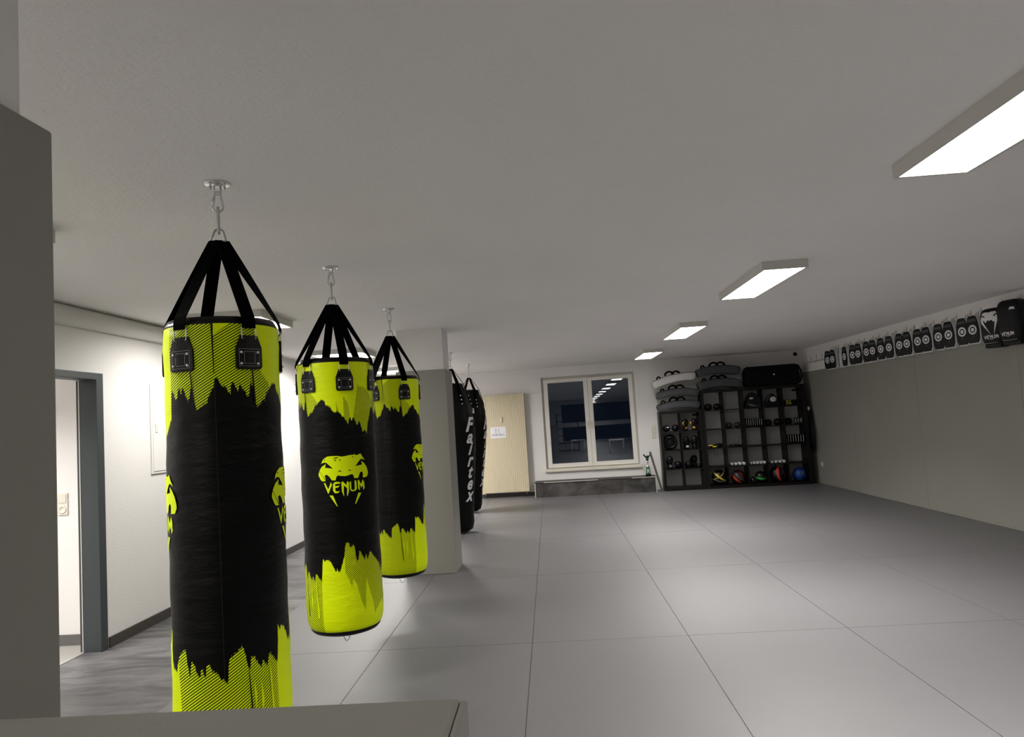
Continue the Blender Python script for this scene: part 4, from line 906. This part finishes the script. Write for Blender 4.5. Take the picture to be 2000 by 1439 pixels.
kick_shield(3.15, 0.28, HT + 0.002, 0.73, M_grey, 'lower one of the two dark grey kick shields on the tall unit', None, 0.05, 0.14)
kick_shield(3.145, 0.28, HT + 0.24, 0.73, M_grey, 'upper dark grey kick shield on the tall unit, looped handles against the wall', None, 0.05, 0.14)
# black case
t = thing('loudspeaker_case', 'large rounded black case lying on top of the tall shelving unit', 'case', tuple(bw(4.075, 0.26, HT + 0.001)), RB)
bm = B(); prism(bm, [(-0.45, 0.0), (0.46, 0.0), (0.49, 0.05), (0.475, 0.30), (0.43, 0.345), (0.41, 0.37), (-0.40, 0.365), (-0.45, 0.33), (-0.485, 0.26), (-0.485, 0.06)], -0.13, 0.13, bev=0.02); obj('shell', bm, M_case, t)
bm = B(); lathe(bm, [(0, 0.003), (0.014, 0.003), (0.014, 0)], 16, M=Matrix.Translation((0.03, -0.131, 0.2)) @ Matrix.Rotation(pi / 2, 4, 'X')); obj('emblem', bm, M_white, t)
for s in (-1, 1):
    bm = B(); tube(bm, [(s * 0.40, -0.1, 0.36), (s * 0.47, -0.1, 0.33), (s * 0.51, -0.1, 0.24), (s * 0.51, -0.1, 0.12), (s * 0.47, -0.1, 0.03)], 0.016, seg=8); obj('end_handle', bm, M_case, t)
# wall fittings, back wall right end
t = thing('wall_sensor', 'small round black sensor on the back wall above the black case', 'sensor', tuple(bw(4.60, 0.0, 2.335)), RB)
bm = B(); blob(bm, (0, -0.022, 0), (0.034, 0.022, 0.034), 2, 20); obj('dome', bm, M_case, t)
bm = B(); lathe(bm, [(0.03, 0), (0.03, 0.004), (0, 0.004)], 20, M=Matrix.Rotation(pi / 2, 4, 'X')); obj('mount', bm, M_plastic, t)

# right wall: hooks and pads
XW = XR
def wall_hook(y, z, label, group='hooks on the right wall', x=XW):
    t = thing('wall_hook', label, 'hook', (x, y, z), 0, group)
    bm = B(); box2(bm, (-0.004, -0.008, -0.02), (0, 0.008, 0.03), .001); obj('plate', bm, M_zinc, t)
    bm = B(); tube(bm, [(-0.004, 0, 0.0), (-0.02, 0, -0.010), (-0.03, 0, -0.008), (-0.034, 0, 0.006)], 0.0026, seg=6); obj('prong', bm, M_zinc, t)
    return t
pads = [11.85, 11.65, 11.36, 11.17, 10.885, 10.70, 10.42, 10.225, 9.975, 9.74, 9.455, 9.262, 8.995, 8.80, 8.525, 8.313, 8.045, 7.85]
def mitt(y, label, yaw, first=[None]):
    loc = (XW - 0.075, y, 1.945); rz = -pi / 2 + radians(yaw)
    if first[0]: return copy_tree(first[0], loc, rz, label)
    t = thing('focus_mitt', label, 'focus mitt', loc, rz, 'black and white focus mitts hanging on the right wall')
    # local: faces -y, width along x, height z
    out = [(-0.070, 0.0), (0.070, 0.0), (0.094, 0.045), (0.099, 0.13), (0.090, 0.21), (0.066, 0.285), (0.045, 0.308), (-0.045, 0.308), (-0.066, 0.285), (-0.090, 0.21), (-0.099, 0.13), (-0.094, 0.045)]
    out = [(x * 0.89, z) for x, z in out]
    bm = B(); prism(bm, out, -0.040, 0.05, bev=0.006); obj('back_shell', bm, M_padw, t)
    inn = [(x * 0.95, 0.012 + z * 0.955) for x, z in out]
    inn = [(x * 0.96 - 0.003, z) for x, z in inn]; bm = B(); prism(bm, inn, -0.05, -0.0405, bev=0.004); face = obj('striking_face', bm, M_mitt, t)
    bm = B(); c = (0, 0.155)
    def annulus(r0, r1, n=32): return [[(c[0] + r0 * cos(2 * pi * k / n), c[1] + r0 * sin(2 * pi * k / n)), (c[0] + r1 * cos(2 * pi * k / n), c[1] + r1 * sin(2 * pi * k / n)), (c[0] + r1 * cos(2 * pi * (k + 1) / n), c[1] + r1 * sin(2 * pi * (k + 1) / n)), (c[0] + r0 * cos(2 * pi * (k + 1) / n), c[1] + r0 * sin(2 * pi * (k + 1) / n))] for k in range(n)]
    decal(bm, annulus(0.034, 0.052) + annulus(0.0, 0.021), lambda u, v: (u, -0.0512, v), 0)
    obj('target', bm, M_white, face)
    bm = B(); decal(bm, shift(text_tris('FAIRTEX', 0.034, 0.2, 0.02), 0, 0.242, 0.78, 1.2) + shift(text_tris('o', 0.03, 0, 0.01), 0, 0.07), lambda u, v: (u, -0.0512, v), 0)
    obj('maker_mark', bm, M_mittgrey, face)
    bm = B(); tube(bm, [(-0.02, 0.03, 0.30), (-0.012, 0.035, 0.335), (0.012, 0.035, 0.335), (0.02, 0.03, 0.30)], 0.003, seg=6); obj('hanging_loop', bm, M_blackmat, t)
    first[0] = t
    return t
pn = ['farthest', 'second farthest', 'third farthest', 'fourth farthest', 'fifth farthest', 'sixth farthest', 'seventh farthest', 'eighth farthest', 'ninth farthest']
for i, y in enumerate(pads):
    pair = i // 2; side = 'left' if i % 2 == 0 else 'right'
    nm = ('nearest' if pair == 8 else pn[pair])
    yaw = 16
    if i == 2: yaw = -28
    if i == 3: yaw = 4
    mitt(y, 'black and white target mitt, %s one of the %s pair on the right wall' % (side, nm), yaw)
    wall_hook(y, 2.30, 'small metal hook holding the %s mitt of the %s pair' % (side, nm))
# two big pads
def big_pad(y, label, w, h, left):
    t = thing('kick_pad', label, 'kick pad', (XW - 0.095, y, 1.90), -pi / 2 + radians(20), 'large black kick pads at the near end of the right wall')
    bm = B(); blob(bm, (0, 0, h / 2), (w / 2, 0.085, h / 2), 4.5, 40); obj('pad', bm, M_mitt, t)
    def srf(u, v):
        q = max(0.0, 1 - abs(u / (w / 2)) ** 4.5 - abs((v - h / 2) / (h / 2)) ** 4.5); return (u, -0.085 * q ** (1 / 4.5) - 0.002, v)
    k = 0.00072
    bm = B()
    if left:
        decal(bm, [[(u * k * 0.95 - 0.0, v * k * 1.1 + 0.24) for u, v in HEAD], [(-0.085, 0.27), (-0.088, 0.235), (0.01, 0.105), (-0.055, 0.225), (-0.062, 0.265)], [(0.085, 0.27), (0.088, 0.235), (0.045, 0.105), (0.062, 0.225), (0.062, 0.265)]], srf, 0, 0.012)
        word = [[(u * k * 0.95, v * 0.00068 + 0.115) for u, v in p] for p in LET.values()]
    else:
        decal(bm, [[(u * 0.0002 + 0.055, v * 0.0002 + 0.315) for u, v in HEAD]], srf, 0, 0.012)
        word = [[(u * k * 0.8 - 0.02, v * 0.00068 + 0.115) for u, v in p] for p in LET.values()]
    decal(bm, word, srf, 0, 0.012)
    obj('print', bm, M_white, t)
    bm = B(); box2(bm, (-w * 0.38, -0.06, -0.028), (w * 0.38, 0.05, 0.02), 0.012); obj('lower_rim', bm, M_mitt, t)
    bm = B(); tube(bm, [(-w * 0.3, -0.077, 0.022), (0, -0.083, 0.019), (w * 0.3, -0.077, 0.022)], 0.0018, seg=6); obj('white_piping', bm, M_padw, t)
    bm = B()
    ribbon(bm, [(w * 0.35, 0.06, h * 0.85), (w * 0.42, 0.09, h * 0.8), (w * 0.42, 0.09, h * 0.6)], [(0, 0, 0.05)] * 3 if False else [(0.0, 0.03, 0.03)] * 3, 0.01); obj('buckle_strap', bm, M_blackmat, t)
    wall_hook(y, 2.335, 'metal hook above the %s' % ('big pad with the snake head' if left else 'rightmost big pad'))
    return t
big_pad(7.49, 'large black kick pad with a white snake head print, hanging on the right wall', 0.235, 0.38, True)
big_pad(7.20, 'large plain black kick pad at the right edge of the picture, small badge on top', 0.25, 0.42, False)
bm = B()
for dy in (-0.0, -0.06): tube(bm, [(XW - 0.012, 7.0, 2.02 + dy * 0.2), (XW - 0.012, 6.2, 2.03 + dy * 0.2)], 0.005, seg=6)
o = obj('wall_cable', bm, M_greyl); tag(o, 'thin grey cables clipped along the wall right of the last kick pad', 'cable')
# empty hook rack
t = thing('hook_rack', 'small empty wire hook rack near the far corner of the right wall', 'hook rack', (XW, 12.7, 2.17), 0)
bm = B(); tube(bm, [(-0.012, 0.2, -0.03), (-0.012, -0.42, -0.03)], 0.006, seg=6); obj('rail', bm, M_zinc, t)
for y in (0.18, -0.1, -0.35):
    bm = B(); tube(bm, [(-0.01, y, -0.03), (-0.01, y, 0.08)], 0.005, seg=6); tube(bm, [(-0.01, y, -0.02), (-0.05, y, -0.03), (-0.06, y, 0.0)], 0.005, seg=6); obj('hook', bm, M_zinc, t)
# hanging ropes between shelving and wall
t = thing('hanging_rope', 'bunch of black ropes hanging in the gap between tall shelving and grey wall', 'rope', (XW - 0.07, 12.95, 0), 0)
bm = B(); rn = random.Random(2)
for k in range(7):
    y0 = -0.12 + 0.04 * k; P = [(-0.01 + 0.006 * (k % 3), 0, 1.32), (-0.02 + 0.01 * (k % 2), y0 * 0.6, 1.1), (-0.02, y0, 0.85), (-0.015, y0 * 1.1, 0.60 + 0.05 * (k % 3)), (-0.0, y0 * 0.9 + 0.02, 0.55 + 0.05 * (k % 3)), (0.01, y0 + 0.03, 0.9), (0.0, 0.0, 1.32)]; tube(bm, P, 0.006, seg=6)
obj('rope', bm, M_glovebl, t)
bm = B(); blob(bm, (-0.03, 0, 1.33), (0.02, 0.02, 0.035)); obj('knob', bm, M_whitev, t)
plate('wall_socket', 'small white socket low on the grey wall beside the tall shelving', 'socket', (XW - 0.0215, 12.75, 0.35), -pi / 2, 1, w=0.075)

# ------------------------------------------------------------------ what the panes mirror: rear end of the hall
t = thing('bookcase', 'tall dark bookcase mirrored in the left window pane', 'bookcase', (0.2, -3.6, 0), 0)
bm = B()
for x in (-0.45, 0.45): box2(bm, (x - 0.02, -0.17, 0), (x + 0.02, 0.17, 1.62))
obj('sides', bm, M_wood, t)
for k in range(6):
    bm = B(); box2(bm, (-0.43, -0.165, 0.02 + 0.31 * k), (0.43, 0.165, 0.045 + 0.31 * k)); obj('shelf', bm, M_wood, t)
def table(x, y, label):
    t = thing('side_table', label, 'table', (x, y, 0), 0, 'white tables mirrored in the window')
    bm = B(); box2(bm, (-0.28, -0.2, 0.49), (0.28, 0.2, 0.52), .003); obj('tabletop', bm, M_tablew, t)
    for a in (-1, 1):
        for b_ in (-1, 1): bm = B(); tube(bm, [(a * 0.26, b_ * 0.18, 0), (a * 0.25, b_ * 0.17, 0.49)], 0.013); obj('leg', bm, M_tablew, t)
table(0.6, -1.6, 'left one of two small white tables mirrored in the panes'); table(2.0, 0.5, 'right one of two small white tables mirrored in the panes')
bm = B(); box2(bm, (-0.2, YR, 0.02), (4.6, YR + 0.01, 0.85)); box2(bm, (-0.2, YR, 1.12), (4.6, YR + 0.01, 2.2)); struct('window_2', bm, M_case)
